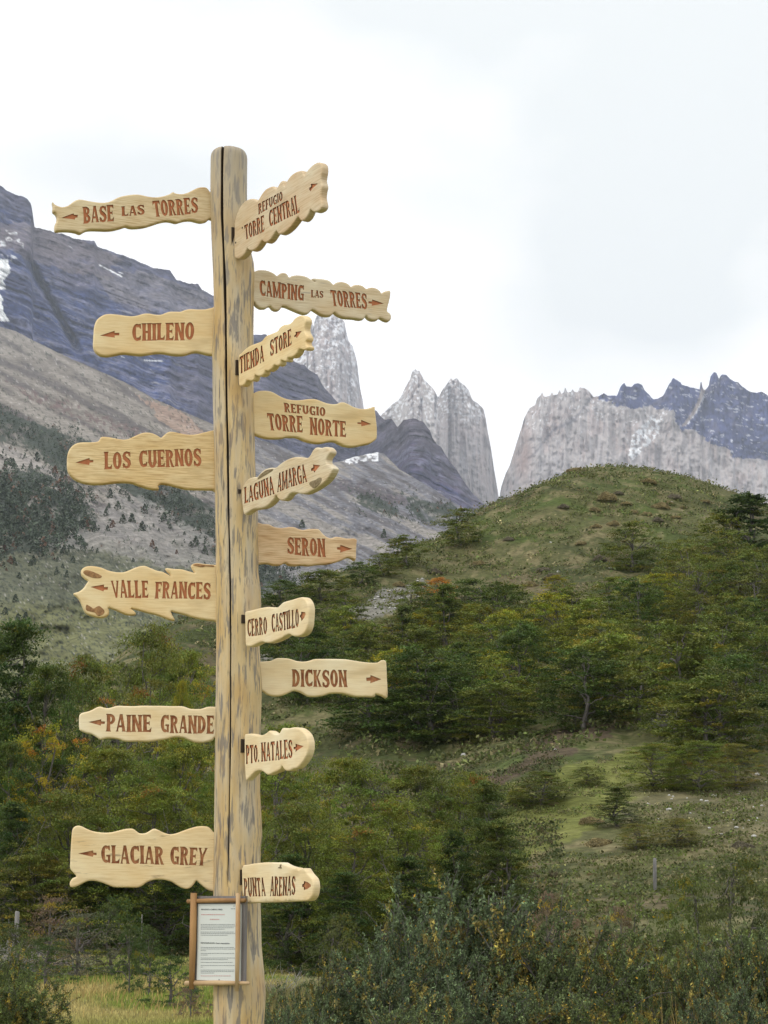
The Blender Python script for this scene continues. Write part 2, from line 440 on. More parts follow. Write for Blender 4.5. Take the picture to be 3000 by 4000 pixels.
def c_dark(PX, PY, P, ys):
    x, z = P[..., 0], P[..., 2]
    s = z + .22*x + (fbm(x/260, z/260, oct=3, seed=3)-.5)*70
    st = fbm(s/12, x/110, oct=4, seed=14, gain=.65); f = fbm(x/28, z/28, oct=5, seed=15, gain=.65)
    big = fbm(x/230, z/200, oct=3, seed=16); st2 = fbm(s/5, x/40, oct=3, seed=18)
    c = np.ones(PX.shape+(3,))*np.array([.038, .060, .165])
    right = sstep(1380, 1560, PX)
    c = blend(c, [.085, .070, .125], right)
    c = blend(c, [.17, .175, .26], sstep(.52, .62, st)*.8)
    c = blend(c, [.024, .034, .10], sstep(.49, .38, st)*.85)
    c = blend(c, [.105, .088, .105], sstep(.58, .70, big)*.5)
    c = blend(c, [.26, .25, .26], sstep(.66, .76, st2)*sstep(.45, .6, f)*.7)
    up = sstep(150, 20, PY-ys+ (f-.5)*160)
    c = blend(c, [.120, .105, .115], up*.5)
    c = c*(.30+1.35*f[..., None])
    # upper rubble, left
    m = inpoly(PX+(f-.5)*60, PY+(f-.5)*60, [(-300, 860), (140, 880), (300, 930), (480, 1010), (420, 1100), (100, 1010), (60, 980), (-300, 1000)])
    c = blend(c, [.21, .17, .155], m*.5)
    m = inpoly(PX+(f-.5)*60, PY+(f-.5)*60, [(380, 1080), (560, 1060), (800, 1150), (830, 1230), (560, 1210), (430, 1170)])
    c = blend(c, [.23, .205, .195], m*.5)
    # diagonal cleft
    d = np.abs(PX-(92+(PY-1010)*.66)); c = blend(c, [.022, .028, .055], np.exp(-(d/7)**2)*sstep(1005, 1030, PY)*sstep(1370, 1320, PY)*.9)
    # snow
    sn = fbm(x/12, z/9, oct=3, seed=44)
    m = inpoly(PX, PY, [(-300, 880), (60, 900), (95, 960), (70, 1040), (30, 1010), (-300, 1030)])
    c = blend(c, [.85, .87, .9], m*sstep(.62, .68, sn)*.8)
    ex = PX+(fbm(PY/18, PX*0, oct=3, seed=45)-.5)*26
    m = inpoly(ex, PY, [(-300, 1015), (25, 1012), (42, 1050), (22, 1085), (10, 1130), (-300, 1135)]) | inpoly(ex, PY, [(-300, 1150), (8, 1150), (18, 1210), (40, 1255), (-300, 1258)])
    c = blend(c, [.9, .93, .95], m*1.0)
    d = np.abs(PY-(1033+(PX-385)*.52)); m = (d < 3.5) & (PX > 385) & (PX < 478)
    c = blend(c, [.85, .86, .88], m)
    for (ax, ay, bx, by) in ((560, 1408, 640, 1410), (575, 1378, 625, 1382), (460, 1062, 485, 1070), (265, 958, 285, 970), (470, 1392, 490, 1398)):
        m = (np.abs(PY-(ay+(PX-ax)*(by-ay)/(bx-ax))) < 2.5) & (PX > ax) & (PX < bx); c = blend(c, [.7, .72, .75], m*.8)
    return c
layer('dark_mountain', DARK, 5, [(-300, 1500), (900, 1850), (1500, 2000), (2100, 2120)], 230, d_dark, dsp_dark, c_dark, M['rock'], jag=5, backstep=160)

# --- granite towers
def granite_col(snow_y, pink=.3, seed=50, snow_amt=.5):
    def f(PX, PY, P, ys):
        a = fbm(PX/7, PY/120, oct=4, seed=seed, gain=.6); b = fbm(PX/40, PY/150, oct=3, seed=seed+1); g = fbm(PX/9, PY/9, oct=4, seed=seed+2, gain=.65)
        c = np.ones(PX.shape+(3,))*np.array([.575, .53, .52])
        c = blend(c, [.64, .60, .59], sstep(.5, .68, b)*.5)
        fl = fbm(PX/4.5, PY/150, oct=3, seed=seed+9, gain=.7); c = c*(.90+.18*fl[..., None])
        c = blend(c, [.60, .475, .445], sstep(.50, .7, fbm(PX/30, PY/70, oct=3, seed=seed+4))*pink*1.3)
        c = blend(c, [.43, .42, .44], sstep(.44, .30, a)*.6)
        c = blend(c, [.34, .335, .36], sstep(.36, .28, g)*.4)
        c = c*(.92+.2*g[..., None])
        h = PY-ys
        sn = fbm(PX/8+PY/40, PY/7, oct=3, seed=seed+7)
        m = sstep(.70-.16*snow_amt*2, .74-.16*snow_amt*2, sn-.0011*h*.6)
        m = m*sstep(snow_y+90, snow_y-60, PY)
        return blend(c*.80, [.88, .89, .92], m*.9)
    return f
def tower_depth(D0, cs, bul):
    def f(PX, PY, ys):
        D = np.full(PX.shape, D0)
        for (xc, w) in cs:
            D = D - bul*np.sqrt(np.clip(1-((PX-xc)/w)**2, 0, 1))
        return D - (PY-ys)*.25
    return f
def tower_disp(seed, amp=1.0):
    def f(PX, PY, D):
        return ((fbm(PX/16, PY/160, oct=4, seed=seed, gain=.6)-.5)*75 + (fbm(PX/10, PY/14, oct=3, seed=seed+3)-.5)*26)*amp
    return f
T1 = [(1080, 1480), (1110, 1440), (1140, 1410), (1170, 1390), (1198, 1345), (1203, 1285), (1216, 1250), (1224, 1272), (1232, 1245), (1240, 1228), (1262, 1226), (1300, 1230), (1332, 1240), (1346, 1258), (1354, 1305), (1362, 1332), (1377, 1352), (1388, 1388), (1396, 1420), (1402, 1480), (1409, 1530), (1417, 1560), (1421, 1600), (1450, 1640), (1490, 1700)]
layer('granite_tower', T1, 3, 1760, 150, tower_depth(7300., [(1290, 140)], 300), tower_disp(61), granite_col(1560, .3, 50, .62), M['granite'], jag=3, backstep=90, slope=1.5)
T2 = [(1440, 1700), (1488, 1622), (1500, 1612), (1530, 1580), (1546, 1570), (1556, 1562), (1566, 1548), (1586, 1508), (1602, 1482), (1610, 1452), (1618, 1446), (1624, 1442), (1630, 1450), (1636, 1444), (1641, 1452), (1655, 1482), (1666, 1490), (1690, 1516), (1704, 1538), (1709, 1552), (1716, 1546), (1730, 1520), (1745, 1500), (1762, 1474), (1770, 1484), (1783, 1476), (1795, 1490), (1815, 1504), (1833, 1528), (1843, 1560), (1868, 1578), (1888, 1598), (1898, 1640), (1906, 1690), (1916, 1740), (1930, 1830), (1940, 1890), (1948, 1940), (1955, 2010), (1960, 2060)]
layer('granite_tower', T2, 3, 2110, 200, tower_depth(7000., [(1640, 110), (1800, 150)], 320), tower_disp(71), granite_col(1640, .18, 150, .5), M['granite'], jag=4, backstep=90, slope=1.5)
# --- right hand massif: granite wall under a dark slate cap
T3 = [(1930, 2060), (1945, 2000), (1953, 1930), (1957, 1908), (1975, 1850), (1992, 1815), (2012, 1750), (2030, 1692), (2040, 1660), (2048, 1632), (2070, 1592), (2090, 1580), (2098, 1556), (2112, 1548), (2118, 1528), (2124, 1550), (2150, 1545), (2156, 1528), (2162, 1545), (2178, 1540), (2186, 1522), (2192, 1540), (2202, 1534), (2208, 1509), (2216, 1532), (2230, 1530), (2236, 1520), (2244, 1532), (2256, 1532), (2264, 1512), (2280, 1516), (2300, 1526), (2318, 1550), (2340, 1546), (2350, 1540), (2358, 1536), (2372, 1544), (2410, 1546), (2424, 1510), (2438, 1494), (2446, 1508), (2468, 1510), (2476, 1502), (2496, 1497), (2508, 1502), (2518, 1524), (2544, 1550), (2556, 1560), (2572, 1556), (2590, 1545), (2614, 1500), (2630, 1474), (2644, 1484), (2658, 1492), (2664, 1504), (2690, 1512), (2708, 1514), (2733, 1520), (2737, 1488), (2742, 1490), (2744, 1514), (2752, 1524), (2768, 1510), (2776, 1470), (2790, 1451), (2798, 1454), (2808, 1478), (2818, 1462), (2836, 1464), (2850, 1476), (2870, 1490), (2884, 1494), (2902, 1512), (2930, 1530), (2958, 1534), (2972, 1528), (3000, 1545), (3300, 1640)]
CAP = [(2336, 1400), (2336, 1560), (2400, 1576), (2410, 1588), (2480, 1592), (2540, 1590), (2570, 1600), (2600, 1602), (2632, 1600), (2640, 1650), (2660, 1676), (2700, 1682), (2745, 1700), (2760, 1720), (2810, 1738), (2850, 1760), (2862, 1790), (2900, 1795), (3000, 1802), (3400, 1830), (3400, 1300)]
def c_mass(PX, PY, P, ys):
    c = granite_col(1700, .35, 250, .10)(PX, PY, P, ys)
    g = fbm(PX/9, PY/9, oct=4, seed=262, gain=.65); b = fbm(PX/45, PY/30, oct=4, seed=263, gain=.6)
    jx = PX+(g-.5)*24; jy = PY+(b-.5)*34
    m = inpoly(jx, jy, CAP)
    dk = np.ones(c.shape)*np.array([.070, .088, .21]); dk = blend(dk, [.14, .135, .20], sstep(.5, .68, b)*.6)
    dk = blend(dk, [.040, .052, .14], sstep(.48, .36, fbm(PX/26, PY/40, oct=4, seed=264))*.8)*(.6+.8*g[..., None])
    sn = fbm(PX/20, PY/5-PX/30, oct=3, seed=265)
    dk = blend(dk, [.7, .72, .78], sstep(.69, .73, sn)*.7)
    c = np.where(m[..., None], dk, c)
    # pale dyke running up through the cap, snow gully, dark crack
    mid = 2663+(1664-PY)*.55+18*np.sin((PY-1500)/60); w = 8
    c = blend(c, [.40, .34, .31], ((np.abs(PX-mid) < w) & (PY > 1512) & (PY < 1665))*.85)
    c = blend(c, [.85, .87, .9], ((np.abs(PX-mid-10) < 4) & (PY > 1540) & (PY < 1665))*sstep(.45, .55, g)*.8)
    gx = 2448+(1820-PY)*.60; wid = np.interp(PY, [1630, 1700, 1760, 1820], [22, 50, 26, 6])
    c = blend(c, [.86, .88, .91], (np.abs(PX-gx) < wid)*((PY > 1620) & (PY < 1830))*sstep(.44, .54, fbm(PX/9, PY/7, oct=3, seed=266)))
    d = np.abs(PY-(1560+(2318-PX)*.86+14*np.sin(PX/25))); c = blend(c, [.17, .165, .19], np.exp(-(d/7)**2)*((PX > 2050) & (PX < 2320))*.75)
    m = np.exp(-(np.abs(PX-2055+ (PY-1750)*.1)/26)**2)*np.exp(-((PY-1790)/90)**2)
    c = blend(c, [.40, .27, .235], m*.6)
    return c
def dsp_mass(PX, PY, D):
    return (fbm(PX/22, PY/130, oct=4, seed=271, gain=.6)-.5)*80+(fbm(PX/12, PY/14, oct=3, seed=272)-.5)*22+(fbm(PX/90, PY/90, oct=2, seed=273)-.5)*50
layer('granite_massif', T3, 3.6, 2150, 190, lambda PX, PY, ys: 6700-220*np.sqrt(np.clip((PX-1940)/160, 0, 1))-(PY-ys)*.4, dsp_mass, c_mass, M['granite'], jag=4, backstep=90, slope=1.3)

# --- scree and forest slope of the valley
SCREE = [(-300, 1190), (-100, 1245), (0, 1276), (60, 1292), (150, 1340), (280, 1402), (370, 1440), (500, 1500), (600, 1556), (700, 1600), (830, 1655), (1000, 1712), (1100, 1745), (1200, 1790), (1280, 1812), (1340, 1800), (1352, 1795), (1400, 1780), (1478, 1766), (1500, 1772), (1560, 1832), (1640, 1880), (1700, 1915), (1760, 1955), (1800, 1978), (1840, 2000), (1950, 2060), (2300, 2200)]
d_scree0 = plane_depth(1250, 3300., 2700, 520.)
def d_scree(PX, PY, ys=None):
    yy = PY-(PX-300)*.14
    t = np.clip((yy-1250)/(2700-1250), -.1, 1.2); D = 1/((1-t)/3300.+t/520.)
    return D
def dsp_scree(PX, PY, D):
    return D*((fbm(PX/170, PY/170, oct=3, seed=81)-.5)*.10+(fbm(PX/26, PY/20, oct=4, seed=82)-.5)*.018)
def scree_pt(px, py):
    px = np.asarray(px, float); py = np.asarray(py, float); D = d_scree(px, py); return at(px, py, D+dsp_scree(px, py, D))
Z_F1 = [(-300, 1540), (0, 1600), (130, 1650), (330, 1720), (560, 1800), (840, 1990), (1000, 2110), (1080, 2200), (1180, 2330), (1000, 2330), (840, 2150), (700, 2060), (560, 1960), (470, 1900), (330, 1880), (220, 1830), (80, 1745), (-300, 1680)]
Z_F2 = [(-300, 1800), (30, 1830), (180, 1850), (330, 1930), (370, 2030), (330, 2110), (200, 2150), (0, 2165), (-300, 2180)]
Z_F3 = [(1590, 1930), (1680, 1960), (1780, 1975), (1830, 2010), (1760, 2060), (1650, 2040), (1600, 1990)]
Z_F4 = [(1380, 1920), (1450, 1925), (1560, 1990), (1590, 2030), (1480, 2010), (1400, 1970)]
FOREST = [Z_F1, Z_F2, Z_F3, Z_F4]
def c_scree(PX, PY, P, ys):
    f = fbm(PX/14, PY/10, oct=5, seed=91, gain=.65); g = fbm(PX/70, PY/40, oct=3, seed=92)
    al = PY-PX*.52                                                      # runs along the fall line of the talus
    st = fbm(al/26, (PX+PY)/260, oct=4, seed=93, gain=.6)
    c = np.ones(PX.shape+(3,))*np.array([.205, .186, .165])
    r = sstep(780, 1150, PX); c = blend(c, [.185, .19, .22], r*.85)
    c = blend(c, [.30, .275, .245], sstep(.50, .64, st)*.8)
    c = blend(c, [.115, .105, .105], sstep(.48, .36, st)*.8)
    jx = PX+(f-.5)*150+(g-.5)*120; jy = PY+(f-.5)*90+(g-.5)*60
    z = lambda poly: inpoly(jx, jy, poly)*1.0
    c = blend(c, [.40, .27, .20], z([(560, 1560), (680, 1590), (830, 1720), (830, 1780), (700, 1690), (600, 1620)])*.55)
    c = blend(c, [.145, .105, .10], z([(40, 1500), (160, 1540), (460, 1640), (620, 1710), (600, 1740), (400, 1690), (180, 1600)])*sstep(.5, .6, f)*.9)
    c = blend(c, [.115, .10, .11], z([(1160, 1800), (1300, 1860), (1560, 1930), (1760, 2010), (1600, 1975), (1480, 1960), (1380, 1935), (1250, 1880)])*sstep(.40, .52, f)*.85)
    c = blend(c, [.105, .088, .105], z([(1000, 1640), (1340, 1700), (1560, 1690), (1640, 1790), (1800, 1960), (1600, 1860), (1500, 1790), (1300, 1800)])*.0)
    # purple shoulder at the very top right of the slope
    low = sstep(2020, 2230, PY-(PX-300)*.13+(g-.5)*120)*(1-r)
    c = blend(c, [.105, .115, .070], low*.9)
    low2 = sstep(2330, 2430, PY-(PX-300)*.10+(g-.5)*80)*(1-r)
    c = blend(c, [.165, .17, .080], low2*.95)
    fl = sstep(2180, 2260, PY)*r; c = blend(c, [.32, .31, .31], fl*.6)
    # shrub flecks
    sp = fbm(PX/9, PY/5, oct=3, seed=97); dens = sstep(1620, 2050, PY-(PX-300)*.2)
    c = blend(c, [.052, .060, .045], sstep(.70-.09*dens, .74-.09*dens, sp)*.85*(1-.5*r))
    c = blend(c, [.45, .42, .40], sstep(.74, .80, fbm(PX/11, PY/4, oct=3, seed=98))*.6)
    for Z in FOREST: c = blend(c, [.050, .064, .050], z(Z)*sstep(.30, .48, g*.5+f*.5)*.9)
    c = blend(c, [.30, .285, .27], z([(150, 2130), (420, 1990), (470, 1930), (600, 1960), (840, 2110), (850, 2230), (560, 2200), (420, 2160)])*.5)
    c = blend(c, [.42, .39, .36], z([(-300, 1700), (60, 1750), (210, 1835), (200, 1850), (100, 1830), (-300, 1800)])*.5)
    c = blend(c, [.40, .37, .34], z([(150, 1890), (330, 1920), (380, 1950), (350, 1965), (200, 1910)])*.7)
    # glacier ice on the shoulder
    sn = inpoly(PX, PY+(fbm(PX/9, PX*0, oct=2, seed=99)-.5)*16, [(1335, 1808), (1365, 1782), (1400, 1776), (1478, 1762), (1478, 1806), (1440, 1800), (1380, 1806)])
    c = blend(c, [.72, .73, .76], sn*sstep(.35, .5, f))
    return c*(.80+.40*f[..., None])
layer('valley_slope', SCREE, 5, 3120, 330, d_scree, dsp_scree, c_scree, M['slope'], jag=2.5, backstep=60, slope=.5, vexp=1.0)
# ------------------------------------------------------------------ signpost
PD = 7.5                                             # distance of the post
_L = [(590, 826), (620, 823), (700, 822), (780, 822), (900, 825), (1000, 829), (1060, 832), (1150, 835), (1220, 836), (1300, 832), (1400, 829), (1450, 830), (1600, 832), (1700, 835), (1900, 839), (2100, 842), (2250, 844), (2440, 845), (2700, 843), (2900, 840), (3200, 837), (3450, 834), (3700, 833), (4000, 834), (4200, 834)]
_Rr = [(590, 962), (620, 966), (700, 965), (780, 965), (900, 968), (960, 974), (1000, 985), (1030, 992), (1070, 994), (1150, 992), (1300, 990), (1500, 990), (1600, 992), (1780, 996), (1900, 1001), (2000, 1007), (2100, 1009), (2240, 1010), (2300, 1018), (2380, 1021), (2450, 1017), (2520, 1014), (2600, 1018), (2680, 1024), (2760, 1021), (2850, 1018), (3000, 1017), (3100, 1016), (3200, 1022), (3260, 1024), (3320, 1018), (3450, 1016), (3520, 1018), (3700, 1022), (3800, 1032), (3880, 1038), (3950, 1035), (4030, 1028), (4200, 1026)]
_C = [(590, 875), (700, 874), (860, 872), (1000, 878), (1160, 884), (1300, 887), (1500, 890), (1750, 894), (2000, 897), (2250, 902), (2500, 905), (3000, 904), (3300, 901), (3420, 898)]
def post_at(py):
    xl = np.interp(py, *np.array(_L, float).T); xr = np.interp(py, *np.array(_Rr, float).T)
    D = PD; rl, rz = ray(xl, py); rr, _ = ray(xr, py)
    return (rl+rr)/2*D, (rr-rl)/2*D*1.0, CAMZ+rz*D
SIGN_GRP = None
base_xy = (float(post_at(4200)[0]), PD)
signpost = empty('signpost', (base_xy[0], PD, 0.0), 'tall pale wooden log post carrying fifteen carved arrow boards, split by a long crack', 'signpost')
BASE = np.array([base_xy[0], PD, 0.0])

def mat_post():
    m, n, l, p, o = new_mat('post_wood'); p.inputs['Roughness'].default_value = 0.6
    b = nz(n, l, 3.0, 4, 0.6, mscale=(3, 3, 1.0)); c = ramp(n, l, b, [(0.35, (0.66, 0.52, 0.29)), (0.65, (0.60, 0.43, 0.20))])
    g = nz(n, l, 20, 6, 0.65, mscale=(2.5, 2.5, 0.12)); c = mixc(n, l, c, ramp(n, l, g, [(0.35, (0.70, 0.64, 0.56)), (0.6, (1, 1, 1))]), 0.6, 'MULTIPLY')
    k2 = nz(n, l, 3.2, 4, 0.6, mscale=(3.4, 3.4, 0.55)); c = mixc(n, l, c, (0.47, 0.45, 0.40), ramp(n, l, k2, [(0.47, 0.0), (0.64, 0.5)]))
    k = nz(n, l, 8.5, 4, 0.55, mscale=(6.2, 6.2, 0.9)); c = mixc(n, l, c, (0.16, 0.155, 0.16), ramp(n, l, k, [(0.555, 0.0), (0.61, 0.72)]))
    k4 = nz(n, l, 9.0, 5, 0.6, mscale=(9, 9, 0.8)); c = mixc(n, l, c, (0.17, 0.155, 0.14), ramp(n, l, k4, [(0.545, 0.0), (0.61, 0.75)]))
    k5 = nz(n, l, 5.0, 3, 0.5, mscale=(2.2, 2.2, .9)); c = mixc(n, l, c, (0.50, 0.30, 0.10), ramp(n, l, k5, [(0.52, 0.0), (0.72, 0.55)]))
    k3 = nz(n, l, 16, 5, 0.6, mscale=(3.2, 3.2, 0.35)); c = mixc(n, l, c, (0.10, 0.085, 0.075), ramp(n, l, k3, [(0.63, 0.0), (0.70, 0.75)]))
    # greyer weathered head of the log
    tcn = n.new('ShaderNodeTexCoord'); sx = n.new('ShaderNodeSeparateXYZ'); l.new(tcn.outputs['Object'], sx.inputs[0])
    mr = n.new('ShaderNodeMapRange'); mr.inputs[1].default_value = 3.9; mr.inputs[2].default_value = 4.6; mr.inputs[4].default_value = 0.62
    l.new(sx.outputs[2], mr.inputs[0])
    c = mixc(n, l, c, (0.36, 0.325, 0.27), mr.outputs[0])
    l.new(c, p.inputs['Base Color'])
    bump(n, l, p, g, 0.5, 0.004)
    return m
M['post'] = mat_post()
M['crack'] = mat_plain('crack_wood', (0.055, 0.04, 0.028), 0.95)
def build_pole():
    py = np.concatenate([np.linspace(588, 622, 9), np.linspace(632, 4150, 330)])
    cx, r, z = post_at(py)
    z = np.concatenate([z, [0.3, 0.0, -0.3]]); cx = np.concatenate([cx, [cx[-1]]*3]); r = np.concatenate([r, [r[-1], r[-1]*1.03, r[-1]*1.04]])
    py = np.concatenate([py, [4400, 4700, 5000]])
    r = r.copy()
    rd = np.array([.72, .86, .93, .965, .985, .995, 1, 1, 1]); r[:9] *= rd
    cpx = np.interp(py, *np.array(_C, float).T); rc, _ = ray(cpx, np.minimum(py, 4200))
    xo = rc*PD-cx+ .0
    thc = -math.pi/2+np.arcsin(np.clip(xo/np.maximum(r, .05), -.95, .95))
    w = np.interp(py, [590, 900, 1500, 2400, 3300, 3440, 3460], [.082, .072, .050, .036, .030, .012, .0])
    dep = np.interp(py, [590, 2400, 3300, 3450, 3460], [.55, .5, .4, .15, 0.])
    off = np.concatenate([[-1.25, -1.0, -.92, -.6, 0, .6, .92, 1.0, 1.25], ])
    rest = np.linspace(.16, 2*math.pi-.16, 110)
    V = []; nc = len(off)+len(rest); crackmask = []
    for i in range(len(py)):
        ww = max(w[i]*(.7+.6*float(vnoise(z[i]*6, 0, seed=88))), .004)
        th = np.concatenate([off*ww, rest]); d = np.concatenate([[0, .06, .85, 1, 1.05, 1, .85, .06, 0], np.zeros(len(rest))])*dep[i]
        a = thc[i]+th+(float(fbm(z[i]*2.2, 0, oct=3, seed=89))-.5)*.10
        ca, sa = np.cos(a), np.sin(a)
        nrm = (fbm(ca*1.6+7, sa*1.6, z[i]*1.7+0*ca, oct=3, seed=301)-.5)*.05+(fbm(ca*5, sa*5, z[i]*1.3+0*ca, oct=3, seed=302)-.5)*.035
        rr_ = r[i]*(1+nrm*(1-np.abs(ca)**4))*(1-d)
        V.append(np.stack([cx[i]-BASE[0]+rr_*ca, rr_*sa, np.full(nc, z[i])], -1))
    V = np.array(V); nr = len(V); V = V.reshape(-1, 3)
    idx = np.arange(nr*nc).reshape(nr, nc); nx = np.roll(idx, -1, 1)
    Fq = np.stack([idx[:-1], idx[1:], nx[1:], nx[:-1]], -1).reshape(-1, 4).tolist()
    # head of the log: rings towards the middle
    ctr = np.array([cx[0]-BASE[0], 0, z[0]+.004]); top0 = V[idx[0]]
    ring = ctr+(top0-ctr)*.5; ring[:, 2] = z[0]+.003; b = len(V); V = np.concatenate([V, ring, ctr[None]])
    for k in range(nc):
        k2 = (k+1) % nc; Fq.append([int(idx[0][k]), int(idx[0][k2]), b+k2, b+k]); Fq.append([b+k, b+k2, b+nc])
    me = mesh_np('pole', V, Fq, None, True)
    me.materials.append(M['post']); me.materials.append(M['crack'])
    mi = np.zeros(len(me.polygons), np.int32); q = np.arange((nr-1)*nc).reshape(nr-1, nc)
    rows = np.where(dep[:-1] > 0)[0]
    for k in (1, 2, 3, 4, 5, 6): mi[q[rows, k]] = 1
    me.polygons.foreach_set('material_index', mi)
    obj('pole', me, None, signpost, (0, 0, 0))
build_pole()

# ------------------------------------------------------------------ carved letters (strokes as polygons, unit height)
def stem(x, t=.17, s=.045, y0=0., y1=1.):
    x -= .03; t += .062; s += .012
    h = y1-y0
    return [(x-s, y0), (x+t+s, y0), (x+t+.004, y0+.10*h), (x+t-.012, y0+.5*h), (x+t+.004, y0+.9*h), (x+t+s, y1), (x-s, y1), (x-.004, y0+.9*h), (x+.012, y0+.5*h), (x-.004, y0+.10*h)]
def quadp(a, b, wa, wb):
    a = np.array(a, float); b = np.array(b, float); d = b-a; d /= np.linalg.norm(d); n = np.array([-d[1], d[0]])
    return [tuple(a-n*wa/2), tuple(b-n*wb/2), tuple(b+n*wb/2), tuple(a+n*wa/2)]
def arc(cx, cy, rx, ry, tx, ty, a0, a1, n=10):
    o = []; i_ = []; tx *= 1.36; ty *= 1.38
    for k in range(n+1):
        a = R(a0+(a1-a0)*k/n); c, s = math.cos(a), math.sin(a)
        o.append((cx+rx*c, cy+ry*s)); i_.append((cx+(rx-tx)*c, cy+(ry-ty)*s))
    return [[o[k], o[k+1], i_[k+1], i_[k]] for k in range(n)]
def stroke(pts, ws):
    P = [np.array(p, float) for p in pts]; res = []; Lf = []; Rt = []
    for i in range(len(P)):
        d = P[min(i+1, len(P)-1)]-P[max(i-1, 0)]; d /= np.linalg.norm(d); n = np.array([-d[1], d[0]])*ws[i]*1.38/2
        Lf.append(tuple(P[i]+n)); Rt.append(tuple(P[i]-n))
    ws = ws
    for i in range(len(P)-1): res.append([Rt[i], Rt[i+1], Lf[i+1], Lf[i]])
    return res
def glyph(ch):
    t = .17
    if ch == 'I': return [stem(.05)], .27
    if ch == 'L': return [stem(.05), [(.1, 0), (.50, 0), (.53, .30), (.47, .22), (.38, .13), (.1, .12)]], .53
    if ch == 'T': return [stem(.20, y1=.97), [(.0, 1.0), (.57, 1.0), (.60, .70), (.53, .79), (.43, .86), (.14, .86), (.04, .79), (-.03, .70)]], .57
    if ch == 'E': return [stem(.05), [(.1, 0), (.50, 0), (.54, .28), (.47, .20), (.38, .12), (.1, .12)], [(.1, 1), (.50, 1), (.52, .74), (.46, .81), (.38, .88), (.1, .88)], [(.15, .45), (.36, .45), (.43, .36), (.43, .66), (.36, .57), (.15, .57)]], .54
    if ch == 'F': return [stem(.05), [(.1, 1), (.50, 1), (.52, .72), (.46, .80), (.38, .88), (.1, .88)], [(.15, .43), (.34, .43), (.41, .33), (.41, .66), (.34, .56), (.15, .56)]], .52
    if ch == 'H': return [stem(.05), stem(.40), [(.15, .43), (.45, .43), (.45, .56), (.15, .56)]], .62
    if ch == 'N': return [stem(.05, .14), stem(.45, .14), [(.04, 1.), (.22, 1.), (.60, 0.), (.42, 0.)]], .64
    if ch == 'M': return [stem(.05, .14), stem(.62, .15), [(.04, 1.), (.20, 1.), (.47, .18), (.37, .0)], [(.77, 1.), (.62, 1.), (.36, .18), (.42, .0)]], .82
    if ch == 'A': return [[(-.02, 0), (.16, 0), (.13, .08), (.34, 1.), (.22, 1.), (.03, .08)], [(.36, 0), (.62, 0), (.57, .08), (.40, 1.), (.21, 1.), (.39, .08)], [(.12, .24), (.47, .24), (.45, .36), (.14, .36)]], .60
    if ch == 'V': return [[(-.02, 1), (.20, 1), (.16, .92), (.37, 0.), (.24, 0.), (.02, .92)], [(.40, 1), (.62, 1), (.58, .92), (.38, 0.), (.23, 0.), (.45, .92)]], .60
    if ch == 'Y': return [stem(.21, .16, .04, 0, .55), [(-.02, 1), (.20, 1), (.17, .92), (.36, .45), (.24, .38), (.03, .92)], [(.40, 1), (.62, 1), (.57, .92), (.35, .38), (.22, .45), (.44, .92)]], .60
    if ch == 'K': return [stem(.05), [(.40, 1), (.61, 1), (.56, .92), (.28, .45), (.17, .50), (.42, .90)], [(.20, .60), (.32, .66), (.56, .10), (.64, 0), (.38, 0), (.40, .08)]], .62
    if ch == 'O': return arc(.30, .5, .30, .50, .165, .12, 0, 360, 22), .60
    if ch == 'C': return arc(.32, .5, .32, .50, .18, .12, 52, 308, 16)+[[(.44, .98), (.58, 1.), (.60, .68), (.50, .74), (.40, .86)], [(.42, .02), (.55, .05), (.59, .32), (.50, .28), (.40, .14)]], .60
    if ch == 'G': return arc(.32, .5, .32, .50, .18, .12, 52, 300, 16)+[[(.44, .98), (.58, 1.), (.60, .70), (.50, .74), (.40, .86)], [(.34, .36), (.62, .36), (.62, .46), (.34, .46)], [(.44, .02), (.60, .0), (.60, .42), (.44, .42)]], .64
    if ch == 'D': return [stem(.05)]+arc(.20, .5, .40, .50, .17, .12, -90, 90, 12)+[[(.1, 0), (.21, 0), (.21, .12), (.1, .12)], [(.1, .88), (.21, .88), (.21, 1), (.1, 1)]], .62
    if ch == 'P': return [stem(.05)]+arc(.22, .70, .33, .30, .15, .11, -90, 90, 10)+[[(.1, .40), (.23, .40), (.23, .51), (.1, .51)], [(.1, .89), (.23, .89), (.23, 1), (.1, 1)]], .56
    if ch == 'R': return [stem(.05)]+arc(.22, .72, .32, .28, .15, .11, -90, 90, 10)+[[(.1, .44), (.23, .44), (.23, .55), (.1, .55)], [(.1, .89), (.23, .89), (.23, 1), (.1, 1)], [(.24, .50), (.38, .50), (.55, .09), (.63, 0), (.40, 0), (.38, .09)]], .61
    if ch == 'B': return [stem(.05)]+arc(.22, .745, .31, .255, .15, .10, -90, 90, 10)+arc(.22, .275, .35, .275, .16, .11, -90, 90, 10)+[[(.1, 0), (.23, 0), (.23, .11), (.1, .11)], [(.1, .47), (.23, .47), (.23, .57), (.1, .57)], [(.1, .90), (.23, .90), (.23, 1), (.1, 1)]], .58
    if ch == 'U': return [stem(.05, .15, .045, .28, 1.), stem(.42, .15, .045, .28, 1.)]+arc(.31, .30, .265, .30, .16, .12, 180, 360, 12), .63
    if ch == 'S': return stroke([(.50, .78), (.43, .90), (.30, .94), (.17, .88), (.11, .74), (.17, .60), (.32, .50), (.44, .39), (.47, .25), (.40, .11), (.27, .06), (.14, .11), (.07, .25)], [.13, .10, .10, .13, .16, .18, .19, .18, .16, .13, .10, .10, .14])+[[(.44, .84), (.54, 1.), (.55, .66), (.48, .70)], [(.02, .34), (.10, .30), (.14, .16), (.03, 0.)]], .57
    if ch == '.': return [[(.03, 0), (.15, 0), (.17, .07), (.13, .15), (.05, .15), (.01, .07)]], .20
    return [], .3
